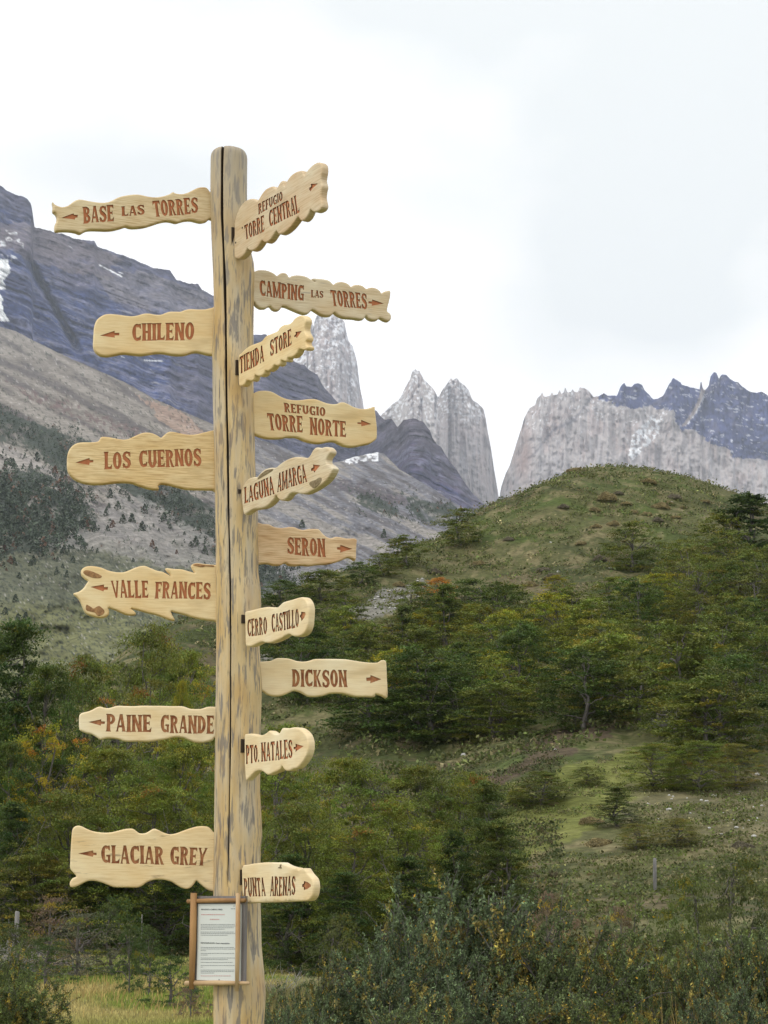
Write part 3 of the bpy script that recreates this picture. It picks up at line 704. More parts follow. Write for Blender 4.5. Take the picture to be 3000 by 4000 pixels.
def word_polys(word, TL, TR, BL, BR, rnd):
    g = []; x = 0
    for ch in word:
        P, w = glyph(ch); g.append((x, P)); x += w+.055
    W_ = x-.055; out_ = []
    TL, TR, BL, BR = (np.array(p, float) for p in (TL, TR, BL, BR))
    for x0, P in g:
        dy = rnd.uniform(-.02, .02); sy = rnd.uniform(.97, 1.03)
        for poly in P:
            q = []
            for (x_, y_) in poly:
                u = (x0+x_)/W_; v = (y_-.5)*sy+.5+dy
                q.append((BL*(1-u)+BR*u)*(1-v)+(TL*(1-u)+TR*u)*v)
            out_.append(q)
    return out_

# ------------------------------------------------------------------ boards
WOODS = {
 'pale': mat_board('board_pale', (0.687, 0.586, 0.407), (0.601, 0.419, 0.232), .55, 1),
 'grain': mat_board('board_grain', (0.756, 0.644, 0.419), (0.647, 0.490, 0.268), .75, 2),
 'yellow': mat_board('board_yellow', (0.825, 0.680, 0.407), (0.739, 0.524, 0.243), .30, 3),
 'honey': mat_board('board_honey', (0.778, 0.621, 0.355), (0.693, 0.490, 0.219), .9, 4),
 'cream': mat_board('board_cream', (0.847, 0.738, 0.508), (0.762, 0.582, 0.317), .25, 5),
 'rose': mat_board('board_rose', (0.756, 0.586, 0.367), (0.647, 0.419, 0.219), .9, 6),
 'streaked': mat_board('board_streaked', (0.825, 0.690, 0.431), (0.739, 0.536, 0.268), .35, 7, (0.24, 0.17, 0.11)),
 'grey': mat_board('board_greyed', (0.732, 0.654, 0.482), (0.635, 0.490, 0.293), .55, 8, (0.38, 0.34, 0.28)),
}
def mat_carve(name, a, b, w):
    m, n, l, p, o = new_mat(name); p.inputs['Roughness'].default_value = 0.7
    c = ramp(n, l, nz(n, l, 38, 4, 0.6), [(0.35, a), (0.65, b)]); l.new(c, p.inputs['Base Color'])
    return m
M['carve'] = mat_carve('carved_red', (0.45, 0.150, 0.060), (0.54, 0.20, 0.085), 0)
M['carve2'] = mat_carve('carved_brown', (0.26, 0.085, 0.035), (0.50, 0.23, 0.10), 0)
M['carve_wall'] = mat_plain('carved_edge', (0.12, 0.045, 0.02), 0.8)  # darker brown on the side walls of the carved letters and arrows
M['barkpatch'] = mat_plain('bark_patch', (0.42, 0.24, 0.11), 0.9, 60, (0.20, 0.105, 0.05))
M['barkgrey'] = mat_plain('bark_patch_grey', (0.30, 0.24, 0.14), 0.9, 60, (0.17, 0.125, 0.07))
M['screw'] = mat_plain('screw_hole', (0.03, 0.02, 0.015), 0.6)

def board(crop, outline, words, arrow, wood, facing, ang, carve='carve', T=.032, RR=.007, label=None, patches=(), screws=(), shrink=0., pivot_y=None):
    cx0, cy0, sc = crop
    O = crom(outline, 3); O = O*sc+np.array([cx0, cy0])
    if shrink:
        x0 = O[:, 0].min(); x1 = O[:, 0].max(); O[:, 0] = x0+(O[:, 0]-x0)*(1-shrink/(x1-x0))
    ymid = float(np.mean(O[:, 1]))
    pcx, pr, _ = post_at(ymid); pcx = float(pcx); pr = float(pr)
    a = R(ang)
    if facing == 'L': p0 = np.array([pcx-pr*.9, PD, 0]); d = np.array([math.cos(a), -math.sin(a), 0])        # far end behind
    elif facing == 'R': p0 = np.array([pcx+pr*.9, PD, 0]); d = np.array([math.cos(a), math.sin(a), 0])
    else: p0 = np.array([pcx+.020, PD-pr*.97, 0]); d = np.array([math.cos(a), -math.sin(a), 0])
    n = np.array([d[1], -d[0], 0]);  n = n if n[1] < 0 else -n      # towards the camera
    def uv(pts):
        pts = np.asarray(pts, float); rx, rz = ray(pts[..., 0], pts[..., 1])
        # intersect camera ray (rx,1,rz)*t with the vertical plane (P-p0).n=0
        t = (p0 @ n)/(rx*n[0]+n[1]); X = rx*t; Y = t; Z = CAMZ+rz*t
        return np.stack([(X-p0[0])*d[0]+(Y-p0[1])*d[1], Z], -1)*1000.0
    Ouv = uv(O)
    org = np.array([0., float(np.mean(Ouv[:, 1]))])
    Ouv = Ouv-org
    area = np.sum(Ouv[:, 0]*np.roll(Ouv[:, 1], -1)-np.roll(Ouv[:, 0], -1)*Ouv[:, 1])
    if area < 0: Ouv = Ouv[::-1]
    rnd = random.Random(int(abs(cy0*7+ymid)))
    polys = []
    for wi_, (w_, TL, TR, BL, BR) in enumerate(words):
        for q in word_polys(w_, TL, TR, BL, BR, rnd):
            polys.append(('L%d' % wi_, uv(np.array(q)*sc+np.array([cx0, cy0]))-org))
    if arrow: polys.append(('A', uv(np.array(arrow)*sc+np.array([cx0, cy0]))-org))
    verts = [Vector(p) for p in Ouv]; nO = len(verts); faces = [list(range(nO))]; kind = ['O']
    # rings of points for the rounded edge
    seg_a = Ouv; seg_b = np.roll(Ouv, -1, 0)
    def dist(P):
        P = np.asarray(P)[:, None]; ab = (seg_b-seg_a)[None]; ap = P-seg_a[None]
        t = np.clip((ap*ab).sum(-1)/((ab*ab).sum(-1)+1e-9), 0, 1)
        return np.linalg.norm(ap-ab*t[..., None], axis=-1).min(1)
    tng = np.roll(Ouv, -1, 0)-np.roll(Ouv, 1, 0); tng /= np.linalg.norm(tng, axis=1)[:, None]+1e-9
    nin = np.stack([-tng[:, 1], tng[:, 0]], -1)
    RM = RR*1000
    for dd in (RM*.12, RM*.35, RM*.65, RM*1.0, RM*1.5):
        Q = Ouv+nin*dd; k = dist(Q) > dd*.93; Q = Q[k]
        verts += [Vector(q) for q in Q]
    gx = np.arange(Ouv[:, 0].min(), Ouv[:, 0].max(), 22.); gy = np.arange(Ouv[:, 1].min(), Ouv[:, 1].max(), 22.)
    G = np.stack(np.meshgrid(gx, gy), -1).reshape(-1, 2); G = G[inpoly(G[:, 0], G[:, 1], Ouv.tolist())]; G = G[dist(G) > RM*1.7]
    verts += [Vector(q) for q in G]
    for k, q in polys:
        q = np.asarray(q); ar = np.sum(q[:, 0]*np.roll(q[:, 1], -1)-np.roll(q[:, 0], -1)*q[:, 1])
        if ar < 0: q = q[::-1]
        b = len(verts); verts += [Vector(p) for p in q]; faces.append(list(range(b, b+len(q)))); kind.append(k)
    vo, eo, fo, _, _, of = delaunay_2d_cdt(verts, [], faces, 0, 1e-3, True)
    P2 = np.array([(v[0], v[1]) for v in vo]); dv = dist(P2)
    tt = np.clip(dv/RM, 0, 1); zf = -RM*(1-np.sqrt(np.clip(1-(1-tt)**2, 0, 1)))
    keep = []; cls = []
    for f_, o_ in zip(fo, of):
        if 0 not in o_: continue
        c = 'B'
        for i in o_:
            if i > 0: c = kind[i]
        keep.append(list(f_)); cls.append(c)
    def w3(uvp, z):
        uvp = np.asarray(uvp)/1000.; z = np.asarray(z)/1000.
        return uvp[:, :1]*d[None]+np.array([0, 0, 1.])[None]*uvp[:, 1:]+z[:, None]*n[None]
    # frame: object x runs along the board, y out of its back, z up
    ox = d; oy = -n
    def loc3(uvp, z):
        uvp = np.asarray(uvp)/1000.; z = np.asarray(z)/1000.
        return np.stack([uvp[:, 0], -z, uvp[:, 1]], -1)
    sgn = 1.0
    Tm = T*1000
    nv = len(P2); Vb = np.concatenate([loc3(P2, zf), loc3(P2, np.full(nv, -Tm)+np.clip(-zf*.5, 0, 4)*1.0)])
    Fb = [f for f, c in zip(keep, cls) if c == 'B']
    Fall = keep
    ed = {}
    for f in keep:
        for i in range(3): ed[(f[i], f[(i+1) % 3])] = ed.get((f[i], f[(i+1) % 3]), 0)+1
    rim = [(a_, b_) for (a_, b_) in ed if (b_, a_) not in ed]
    FB = list(Fb)+[[v+nv for v in f[::-1]] for f in Fall]+[[a_, a_+nv, b_+nv, b_] for a_, b_ in rim]
    pl = np.array([float(p0[0]), float(p0[1]), org[1]/1000.])
    rotz = math.atan2(d[1], d[0])
    bo = obj('sign_board', mesh_np('sign_board', Vb, FB, None, True), WOODS[wood], signpost, pl-BASE)
    bo.rotation_euler = (0, 0, rotz)
    if label: bo['label'] = label
    dep = 4.5
    for key, nm in [('L%d' % i, 'lettering') for i in range(len(words))]+[('A', 'arrow')]:
        fs = [f for f, c in zip(keep, cls) if c == key]
        if not fs: continue
        used = sorted({v for f in fs for v in f}); mp_ = {v: i for i, v in enumerate(used)}
        U = P2[used]; zt = zf[used]; nu = len(used)
        Vv = np.concatenate([loc3(U, zt-dep), loc3(U, zt)])
        e2 = {}
        for f in fs:
            for i in range(3): e2[(f[i], f[(i+1) % 3])] = 1
        bd = [(a_, b_) for (a_, b_) in e2 if (b_, a_) not in e2]
        FF = [[mp_[v] for v in f] for f in fs]; nf = len(FF)
        FF += [[mp_[a_], mp_[b_], mp_[b_]+nu, mp_[a_]+nu][::-1] for a_, b_ in bd]
        me = mesh_np(nm, Vv, FF, None, False); me.materials.append(M[carve]); me.materials.append(M['carve_wall'])
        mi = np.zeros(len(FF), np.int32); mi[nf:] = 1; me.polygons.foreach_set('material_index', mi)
        obj(nm, me, None, bo, (0, 0, 0))
    for (poly, mt) in patches:
        q = uv(crom(poly, 3)*sc+np.array([cx0, cy0]))-org; c0 = q.mean(0)
        k = len(q); qi = c0+(q-c0)*.86
        Vp = np.concatenate([loc3(q, np.full(k, -1.5)), loc3(qi, np.full(k, 1.6)), loc3(c0[None], np.array([2.2]))])
        Fp = [[i, (i+1) % k, (i+1) % k+k, i+k] for i in range(k)]+[[i+k, (i+1) % k+k, 2*k] for i in range(k)]
        obj('bark_patch', mesh_np('bark_patch', Vp, Fp, None, False), M[mt], bo, (0, 0, 0))
    # dark sawn slot in the post that takes the end of the board
    zc = Ouv[np.abs(Ouv[:, 0]-(12 if facing == 'F' else 0)*1.0) < 14][:, 1]/1000. if facing == 'F' else Ouv[np.abs(Ouv[:, 0]) < 22][:, 1]/1000.
    if len(zc) > 1:
        mb = MB(); z0, z1 = zc.min(), zc.max(); hh = (z1-z0)
        mb.box((.001 if facing == 'F' else (-.002 if facing == 'R' else .002), .012, (z0+z1)/2+hh*.1), .009, .030, hh*.50)
        so = obj('slot', mb.mesh('slot'), M['crack'], bo, (0, 0, 0))
    for s_ in screws:
        q = (uv(np.array(s_)*sc+np.array([cx0, cy0]))-org)/1000.
        mb = MB(); mb.tube([(q[0], -.0012, q[1]), (q[0], .004, q[1])], .0042, 10); obj('screw', mb.mesh('screw'), M['screw'], bo, (0, 0, 0))
    return bo

K6 = .36166; K7 = .42194
board((200, 560, .48222), [(15, 470), (30, 490), (60, 505), (95, 512), (140, 500), (180, 470), (215, 453), (250, 452), (300, 462), (360, 472), (420, 477), (470, 470), (510, 452), (550, 432), (610, 418), (680, 410), (730, 414), (790, 428), (850, 433), (910, 424), (960, 408), (990, 390), (1010, 402), (1060, 407), (1110, 395), (1160, 370), (1200, 354), (1250, 352), (1275, 370), (1290, 390), (1330, 400), (1330, 600), (1290, 605), (1265, 625), (1225, 635), (1190, 630), (1140, 618), (1090, 620), (1050, 630), (1018, 638), (985, 630), (940, 624), (880, 635), (820, 655), (760, 672), (690, 680), (640, 678), (610, 668), (570, 680), (510, 695), (450, 700), (380, 697), (320, 697), (280, 705), (240, 727), (205, 715), (150, 706), (90, 705), (50, 708), (35, 695), (38, 650), (50, 625), (52, 590), (40, 565), (18, 545), (22, 510)],
 [('BASE', (255, 515), (505, 498), (262, 648), (510, 630)), ('LAS', (568, 512), (752, 497), (572, 590), (758, 578)), ('TORRES', (818, 465), (1185, 435), (838, 598), (1190, 565))],
 [(85, 602), (180, 567), (186, 580), (216, 578), (213, 600), (196, 602), (190, 618)], 'grain', 'L', -22, label='narrow wavy board carved BASE LAS TORRES, uppermost on the left side')
board((800, 560, K6), [(318, 870), (325, 830), (345, 760), (370, 700), (410, 645), (450, 612), (500, 596), (540, 600), (575, 620), (590, 600), (620, 550), (660, 500), (700, 475), (745, 462), (780, 488), (800, 470), (825, 425), (850, 402), (865, 410), (873, 460), (890, 440), (915, 390), (955, 340), (1010, 305), (1065, 292), (1085, 305), (1098, 345), (1120, 310), (1160, 262), (1210, 220), (1255, 202), (1285, 215), (1300, 245), (1300, 310), (1290, 360), (1288, 405), (1302, 460), (1292, 510), (1285, 570), (1290, 610), (1300, 650), (1298, 690), (1270, 725), (1220, 742), (1185, 730), (1168, 715), (1150, 760), (1120, 810), (1080, 838), (1048, 825), (1030, 795), (990, 850), (940, 910), (880, 960), (830, 982), (800, 972), (788, 945), (760, 980), (720, 1040), (675, 1072), (640, 1062), (625, 1048), (590, 1100), (550, 1145), (505, 1160), (475, 1150), (460, 1135), (440, 1180), (400, 1225), (355, 1247), (325, 1235), (315, 1200), (315, 1100), (316, 980)],
 [('REFUGIO', (577, 655), (838, 515), (580, 770), (842, 610)), ('TORRE', (425, 885), (640, 770), (440, 1038), (645, 950)), ('CENTRAL', (690, 730), (1000, 550), (698, 908), (1026, 738))],
 [(1222, 432), (1145, 438), (1150, 470), (1128, 478), (1130, 505), (1145, 518), (1155, 495)], 'pale', 'F', 58, shrink=13, T=.03, screws=[(406, 912), (335, 1072)], label='upswept scalloped board carved REFUGIO TORRE CENTRAL near the top of the post')
board((940, 1000, K7), [(80, 160), (130, 140), (165, 128), (210, 126), (260, 135), (310, 158), (340, 182), (355, 168), (385, 153), (415, 155), (438, 172), (452, 195), (480, 180), (530, 175), (590, 182), (640, 205), (690, 238), (665, 208), (700, 205), (760, 210), (810, 220), (840, 240), (862, 262), (885, 245), (920, 236), (960, 240), (1000, 258), (1025, 282), (1045, 268), (1085, 263), (1130, 273), (1165, 300), (1190, 292), (1225, 288), (1265, 300), (1295, 325), (1308, 343), (1325, 330), (1355, 320), (1388, 320), (1388, 370), (1375, 430), (1362, 480), (1362, 510), (1385, 530), (1397, 555), (1390, 590), (1365, 600), (1330, 590), (1295, 570), (1270, 588), (1225, 592), (1185, 575), (1165, 550), (1145, 578), (1105, 585), (1050, 575), (960, 568), (905, 545), (870, 522), (845, 545), (800, 552), (750, 540), (700, 510), (665, 492), (640, 520), (595, 532), (540, 515), (480, 490), (420, 465), (385, 463), (370, 490), (340, 500), (305, 490), (280, 462), (260, 465), (235, 480), (190, 480), (150, 455), (125, 420), (80, 400)],
 [('CAMPING', (170, 222), (590, 275), (180, 370), (585, 415)), ('LAS', (652, 312), (765, 325), (652, 383), (765, 390)), ('TORRES', (828, 308), (1165, 350), (850, 460), (1172, 495))],
 [(1325, 440), (1218, 403), (1217, 421), (1183, 420), (1183, 438), (1215, 443), (1213, 462)], 'grey', 'R', 20, label='scalloped board carved CAMPING LAS TORRES, uppermost of the right pointing boards')
board((940, 1000, K7), [(-22, 920), (0, 900), (40, 860), (90, 828), (150, 805), (200, 785), (240, 740), (300, 715), (355, 690), (375, 660), (410, 637), (460, 628), (490, 610), (520, 575), (560, 552), (598, 550), (620, 572), (628, 600), (618, 640), (612, 680), (620, 710), (640, 745), (638, 775), (625, 795), (632, 822), (648, 835), (640, 865), (605, 870), (560, 862), (540, 900), (500, 935), (450, 942), (445, 970), (420, 975), (385, 965), (380, 1000), (350, 1017), (320, 1010), (300, 1040), (260, 1065), (232, 1060), (225, 1090), (190, 1112), (150, 1110), (135, 1100), (125, 1140), (100, 1158), (60, 1150), (45, 1170), (30, 1195), (0, 1205), (-20, 1190), (-22, 1100), (-24, 1000)],
 [('TIENDA', (-10, 935), (212, 815), (-8, 1095), (218, 975)), ('STORE', (270, 785), (468, 674), (275, 935), (473, 820))],
 [(565, 694), (508, 703), (512, 722), (495, 740), (499, 752), (512, 746), (520, 760)], 'yellow', 'F', 58, shrink=11, T=.03, label='small scalloped board carved TIENDA STORE angled towards the viewer')
board((300, 1150, K6), [(185, 400), (190, 340), (215, 275), (260, 235), (310, 212), (370, 208), (440, 214), (520, 225), (600, 232), (660, 222), (720, 205), (780, 202), (840, 213), (900, 216), (950, 200), (1000, 183), (1060, 182), (1120, 182), (1170, 165), (1220, 155), (1300, 158), (1380, 158), (1430, 148), (1470, 138), (1540, 135), (1540, 650), (1470, 650), (1400, 640), (1340, 625), (1290, 618), (1240, 625), (1180, 645), (1110, 652), (1040, 648), (970, 635), (910, 628), (850, 628), (790, 638), (700, 650), (620, 645), (540, 635), (480, 635), (420, 648), (350, 660), (290, 660), (240, 645), (200, 610), (180, 560), (180, 480)],
 [('CHILENO', (597, 320), (1270, 300), (600, 503), (1265, 490))], [(250, 445), (410, 393), (407, 416), (460, 415), (458, 442), (408, 444), (410, 467)], 'yellow', 'L', -12, label='round-ended board carved CHILENO in front of the dark mountain')
board((940, 1480, K6), [(70, 190), (140, 155), (190, 130), (250, 123), (320, 130), (370, 150), (430, 185), (500, 213), (570, 225), (650, 226), (730, 215), (800, 215), (850, 228), (920, 255), (980, 268), (1040, 268), (1080, 252), (1120, 250), (1165, 268), (1220, 298), (1290, 318), (1360, 320), (1410, 308), (1450, 297), (1455, 340), (1465, 420), (1475, 520), (1475, 630), (1450, 665), (1400, 695), (1330, 710), (1260, 725), (1190, 730), (1120, 718), (1060, 690), (1020, 672), (960, 672), (900, 685), (840, 692), (760, 680), (690, 660), (620, 630), (560, 625), (500, 625), (440, 638), (330, 640), (240, 625), (180, 605), (150, 590), (70, 560)],
 [('REFUGIO', (465, 260), (915, 310), (475, 360), (915, 405)), ('TORRE', (283, 368), (670, 405), (310, 550), (672, 582)), ('NORTE', (745, 415), (1138, 460), (750, 598), (1140, 635))],
 [(1410, 488), (1300, 443), (1302, 470), (1262, 471), (1262, 487), (1303, 490), (1303, 513)], 'yellow', 'R', 20, label='broad board carved REFUGIO TORRE NORTE on two lines')
board((200, 1640, K7), [(148, 400), (150, 330), (165, 280), (195, 240), (240, 213), (300, 205), (370, 205), (430, 198), (452, 175), (468, 155), (530, 156), (600, 170), (670, 180), (720, 172), (780, 145), (840, 120), (890, 114), (940, 122), (990, 145), (1018, 162), (1045, 140), (1085, 110), (1130, 108), (1190, 120), (1260, 133), (1330, 133), (1400, 118), (1460, 103), (1500, 95), (1570, 92), (1570, 645), (1500, 645), (1400, 642), (1300, 640), (1230, 633), (1160, 615), (1100, 600), (1040, 590), (1010, 593), (992, 610), (998, 640), (930, 638), (860, 620), (800, 600), (740, 580), (650, 575), (560, 582), (470, 592), (370, 592), (280, 575), (215, 545), (170, 500), (150, 450)],
 [('LOS', (490, 298), (735, 290), (493, 460), (738, 450)), ('CUERNOS', (812, 285), (1385, 262), (815, 445), (1392, 428))],
 [(225, 395), (355, 353), (356, 373), (390, 372), (390, 393), (356, 397), (352, 418)], 'honey', 'L', -12, label='wide grainy board carved LOS CUERNOS with a thin crack beside the post')
board((900, 1700, K6), [(120, 560), (140, 540), (165, 500), (200, 465), (250, 450), (285, 450), (320, 415), (370, 370), (430, 350), (495, 348), (530, 320), (580, 285), (650, 250), (720, 233), (790, 238), (850, 242), (880, 215), (905, 170), (935, 135), (965, 130), (995, 138), (1040, 125), (1075, 130), (1105, 165), (1100, 200), (1070, 240), (1060, 265), (1065, 300), (1095, 320), (1130, 350), (1130, 375), (1105, 430), (1050, 500), (970, 560), (890, 605), (810, 635), (740, 625), (690, 620), (650, 640), (620, 680), (580, 705), (540, 700), (515, 675), (500, 650), (470, 700), (420, 750), (360, 785), (290, 795), (230, 808), (190, 835), (155, 857), (140, 845), (130, 790), (120, 700)],
 [('LAGUNA', (150, 565), (455, 435), (152, 742), (478, 632)), ('AMARGA', (512, 408), (803, 305), (507, 612), (830, 502))],
 [(970, 325), (893, 316), (897, 347), (872, 360), (875, 390), (897, 381), (905, 405)], 'grey', 'F', 58, shrink=11, T=.03,
 patches=[([(845, 525), (870, 498), (920, 480), (960, 455), (990, 460), (985, 505), (950, 545), (900, 575), (870, 560)], 'barkgrey'), ([(300, 450), (340, 410), (400, 370), (470, 362), (455, 385), (400, 420), (340, 455), (290, 480)], 'barkgrey')], label='gnarled board carved LAGUNA AMARGA with knobbed tip and bark patch')
board((900, 1700, K6), [(230, 935), (300, 940), (350, 955), (420, 960), (470, 985), (530, 998), (590, 995), (640, 988), (690, 990), (740, 1010), (790, 1020), (850, 1010), (940, 1010), (965, 1020), (1000, 1060), (1040, 1095), (1090, 1110), (1140, 1095), (1190, 1098), (1260, 1113), (1362, 1116), (1366, 1180), (1362, 1260), (1362, 1320), (1350, 1350), (1310, 1325), (1270, 1320), (1200, 1350), (1120, 1375), (1040, 1390), (940, 1395), (850, 1408), (780, 1400), (700, 1408), (640, 1400), (600, 1378), (540, 1400), (470, 1400), (420, 1385), (370, 1382), (300, 1390), (230, 1392)],
 [('SERON', (612, 1098), (1020, 1120), (615, 1285), (1028, 1316))], [(1315, 1228), (1188, 1185), (1186, 1210), (1152, 1210), (1152, 1235), (1188, 1240), (1185, 1268)], 'rose', 'R', 16, label='short square-ended board carved SERON with reddish grain')
board((240, 2160, .39783), [(115, 398), (170, 378), (215, 345), (245, 300), (262, 272), (230, 250), (195, 215), (192, 175), (215, 145), (260, 128), (320, 128), (400, 145), (460, 170), (530, 185), (600, 188), (660, 170), (730, 140), (790, 125), (830, 127), (880, 148), (940, 172), (1000, 185), (1080, 225), (1020, 150), (1110, 155), (1180, 158), (1240, 175), (1300, 192), (1310, 190), (1290, 158), (1275, 120), (1320, 98), (1400, 105), (1510, 115), (1590, 115), (1590, 665), (1500, 662), (1400, 650), (1300, 630), (1200, 600), (1120, 580), (1075, 570), (1095, 620), (1112, 660), (1050, 648), (980, 620), (920, 600), (850, 585), (780, 565), (720, 548), (685, 545), (720, 575), (730, 600), (690, 607), (630, 600), (560, 570), (500, 545), (460, 535), (468, 570), (460, 605), (420, 628), (370, 632), (300, 615), (240, 590), (210, 540), (180, 470), (150, 430)],
 [('VALLE', (485, 268), (853, 270), (505, 438), (855, 442)), ('FRANCES', (925, 278), (1465, 288), (918, 447), (1465, 460))],
 [(283, 333), (418, 310), (418, 336), (457, 335), (455, 360), (418, 362), (413, 378)], 'yellow', 'L', -8,
 patches=[([(208, 185), (240, 165), (290, 175), (340, 195), (400, 225), (390, 248), (330, 250), (270, 235), (225, 212)], 'barkpatch'), ([(240, 505), (275, 520), (310, 545), (350, 525), (380, 520), (430, 570), (410, 610), (360, 622), (330, 590), (290, 580), (235, 560)], 'barkpatch'), ([(1285, 118), (1330, 104), (1420, 116), (1500, 122), (1500, 138), (1420, 132), (1380, 142), (1320, 132)], 'barkpatch')], label='spiky feathered board carved VALLE FRANCES with bark left on its tip')
board((900, 2280, K7), [(132, 270), (145, 255), (200, 243), (270, 226), (340, 215), (400, 217), (445, 218), (475, 195), (510, 168), (580, 150), (640, 132), (690, 124), (720, 140), (745, 180), (755, 230), (752, 300), (745, 380), (725, 440), (690, 475), (640, 490), (600, 485), (565, 470), (530, 480), (490, 505), (440, 528), (390, 545), (340, 548), (300, 540), (260, 552), (200, 580), (150, 583), (138, 560), (135, 450), (132, 350)],
 [('CERRO', (155, 335), (338, 300), (160, 493), (340, 465)), ('CASTILLO', (378, 288), (632, 228), (385, 455), (635, 400))],
 [(655, 260), (690, 264), (697, 280), (684, 315), (657, 347), (655, 320), (643, 308), (645, 290), (655, 284)], 'cream', 'F', 58, shrink=14, T=.03, carve='carve2', label='small smooth board carved CERRO CASTILLO angled towards the viewer')
board((900, 2280, K7), [(225, 720), (280, 720), (330, 716), (375, 712), (420, 692), (460, 687), (530, 690), (570, 700), (620, 715), (680, 720), (730, 712), (780, 697), (850, 695), (950, 695), (1060, 698), (1130, 708), (1220, 722), (1300, 730), (1365, 728), (1395, 708), (1430, 708), (1445, 735), (1450, 850), (1456, 1048), (1400, 1035), (1345, 1020), (1338, 1045), (1250, 1045), (1180, 1045), (1120, 1035), (1060, 1020), (1000, 1012), (920, 1015), (860, 1035), (780, 1045), (720, 1040), (680, 1020), (640, 1000), (590, 990), (540, 1010), (490, 1030), (440, 1040), (380, 1035), (330, 1015), (297, 990), (225, 985)],
 [('DICKSON', (570, 793), (1075, 800), (572, 955), (1082, 960))], [(1397, 885), (1297, 845), (1295, 868), (1257, 870), (1260, 903), (1296, 898), (1295, 922)], 'cream', 'R', 8, carve='carve2', label='long pale board carved DICKSON pointing right')
board((280, 2700, .37372), [(75, 300), (80, 250), (110, 225), (170, 210), (220, 190), (260, 168), (300, 160), (340, 172), (390, 175), (440, 160), (490, 150), (550, 153), (640, 155), (740, 150), (850, 151), (960, 152), (1060, 155), (1150, 155), (1200, 168), (1240, 182), (1300, 185), (1360, 182), (1410, 165), (1450, 160), (1500, 162), (1580, 165), (1580, 500), (1500, 480), (1480, 505), (1420, 525), (1360, 535), (1290, 532), (1230, 510), (1180, 488), (1130, 478), (1060, 480), (980, 500), (880, 515), (800, 525), (700, 522), (600, 525), (540, 518), (490, 500), (420, 490), (360, 490), (300, 503), (260, 480), (210, 450), (150, 435), (95, 415), (78, 390)],
 [('PAINE', (365, 240), (833, 245), (360, 422), (835, 430)), ('GRANDE', (932, 248), (1490, 255), (930, 435), (1488, 445))],
 [(175, 322), (310, 293), (310, 315), (348, 317), (345, 342), (308, 342), (303, 360)], 'cream', 'L', -5, carve='carve2', label='narrow cream board carved PAINE GRANDE')
board((900, 2800, .24111), [(225, 290), (270, 275), (330, 270), (400, 288), (460, 300), (530, 290), (590, 255), (635, 222), (670, 235), (720, 265), (780, 278), (820, 240), (850, 185), (890, 180), (950, 184), (1020, 172), (1080, 170), (1140, 185), (1200, 225), (1255, 290), (1285, 370), (1293, 450), (1285, 550), (1255, 640), (1200, 730), (1150, 790), (1100, 835), (1040, 845), (980, 875), (920, 878), (880, 850), (845, 800), (820, 850), (760, 890), (700, 910), (650, 935), (600, 940), (560, 910), (510, 880), (450, 875), (400, 895), (340, 950), (290, 1005), (250, 1030), (238, 1000), (232, 880), (225, 780), (222, 600), (222, 400)],
 [('PTO.', (250, 458), (468, 440), (255, 760), (468, 728)), ('NATALES', (497, 420), (1000, 365), (502, 725), (1008, 668))],
 [(1187, 475), (1055, 437), (1057, 484), (1025, 488), (1025, 522), (1058, 528), (1053, 568)], 'cream', 'F', 58, shrink=8, T=.03, label='short lobed board carved PTO. NATALES with a rounded end')
board((240, 3180, .39783), [(85, 480), (90, 350), (100, 200), (110, 145), (135, 120), (170, 113), (210, 125), (260, 150), (330, 172), (420, 182), (490, 178), (560, 162), (630, 145), (690, 142), (720, 155), (760, 185), (800, 190), (840, 180), (880, 155), (910, 143), (950, 155), (1000, 180), (1060, 197), (1120, 190), (1190, 165), (1260, 140), (1330, 122), (1400, 118), (1445, 128), (1480, 160), (1500, 180), (1570, 190), (1570, 760), (1490, 758), (1440, 745), (1390, 710), (1355, 680), (1325, 655), (1300, 690), (1265, 725), (1220, 735), (1170, 720), (1120, 690), (1080, 665), (1020, 648), (960, 642), (900, 648), (840, 670), (790, 705), (740, 722), (650, 720), (540, 720), (490, 710), (440, 690), (380, 668), (310, 655), (250, 660), (200, 685), (150, 708), (100, 720), (82, 700), (82, 670), (110, 630), (145, 612), (115, 575), (88, 540)],
 [('GLACIAR', (388, 305), (1005, 318), (392, 480), (1008, 495)), ('GREY', (1068, 318), (1435, 328), (1070, 495), (1415, 505))],
 [(163, 387), (310, 357), (314, 378), (345, 380), (345, 402), (314, 404), (308, 420)], 'streaked', 'L', -6, carve='carve2', label='large board carved GLACIAR GREY, lowest on the left side')
board((900, 3320, .24111), [(185, 260), (260, 240), (370, 220), (490, 208), (600, 200), (730, 203), (850, 203), (900, 225), (960, 255), (1050, 280), (1110, 290), (1145, 318), (1180, 305), (1240, 297), (1270, 335), (1310, 390), (1350, 430), (1385, 480), (1402, 560), (1398, 650), (1380, 740), (1340, 800), (1300, 825), (1200, 832), (1080, 835), (900, 845), (700, 850), (500, 855), (350, 862), (260, 868), (245, 820), (215, 760), (190, 700), (185, 600), (180, 400)],
 [('PUNTA', (218, 455), (545, 445), (222, 760), (575, 752)), ('ARENAS', (650, 430), (1055, 428), (643, 748), (1050, 735))],
 [(1192, 505), (1250, 520), (1300, 560), (1305, 590), (1250, 630), (1192, 650), (1190, 607), (1162, 598), (1165, 553), (1190, 548)], 'cream', 'F', 58, shrink=14, T=.03, carve='carve2',
 patches=[([(765, 290), (800, 275), (805, 240), (830, 232), (825, 270), (838, 298), (800, 302)], 'barkgrey')], label='flat-bottomed board carved PUNTA ARENAS, lowest of all and above the notice')

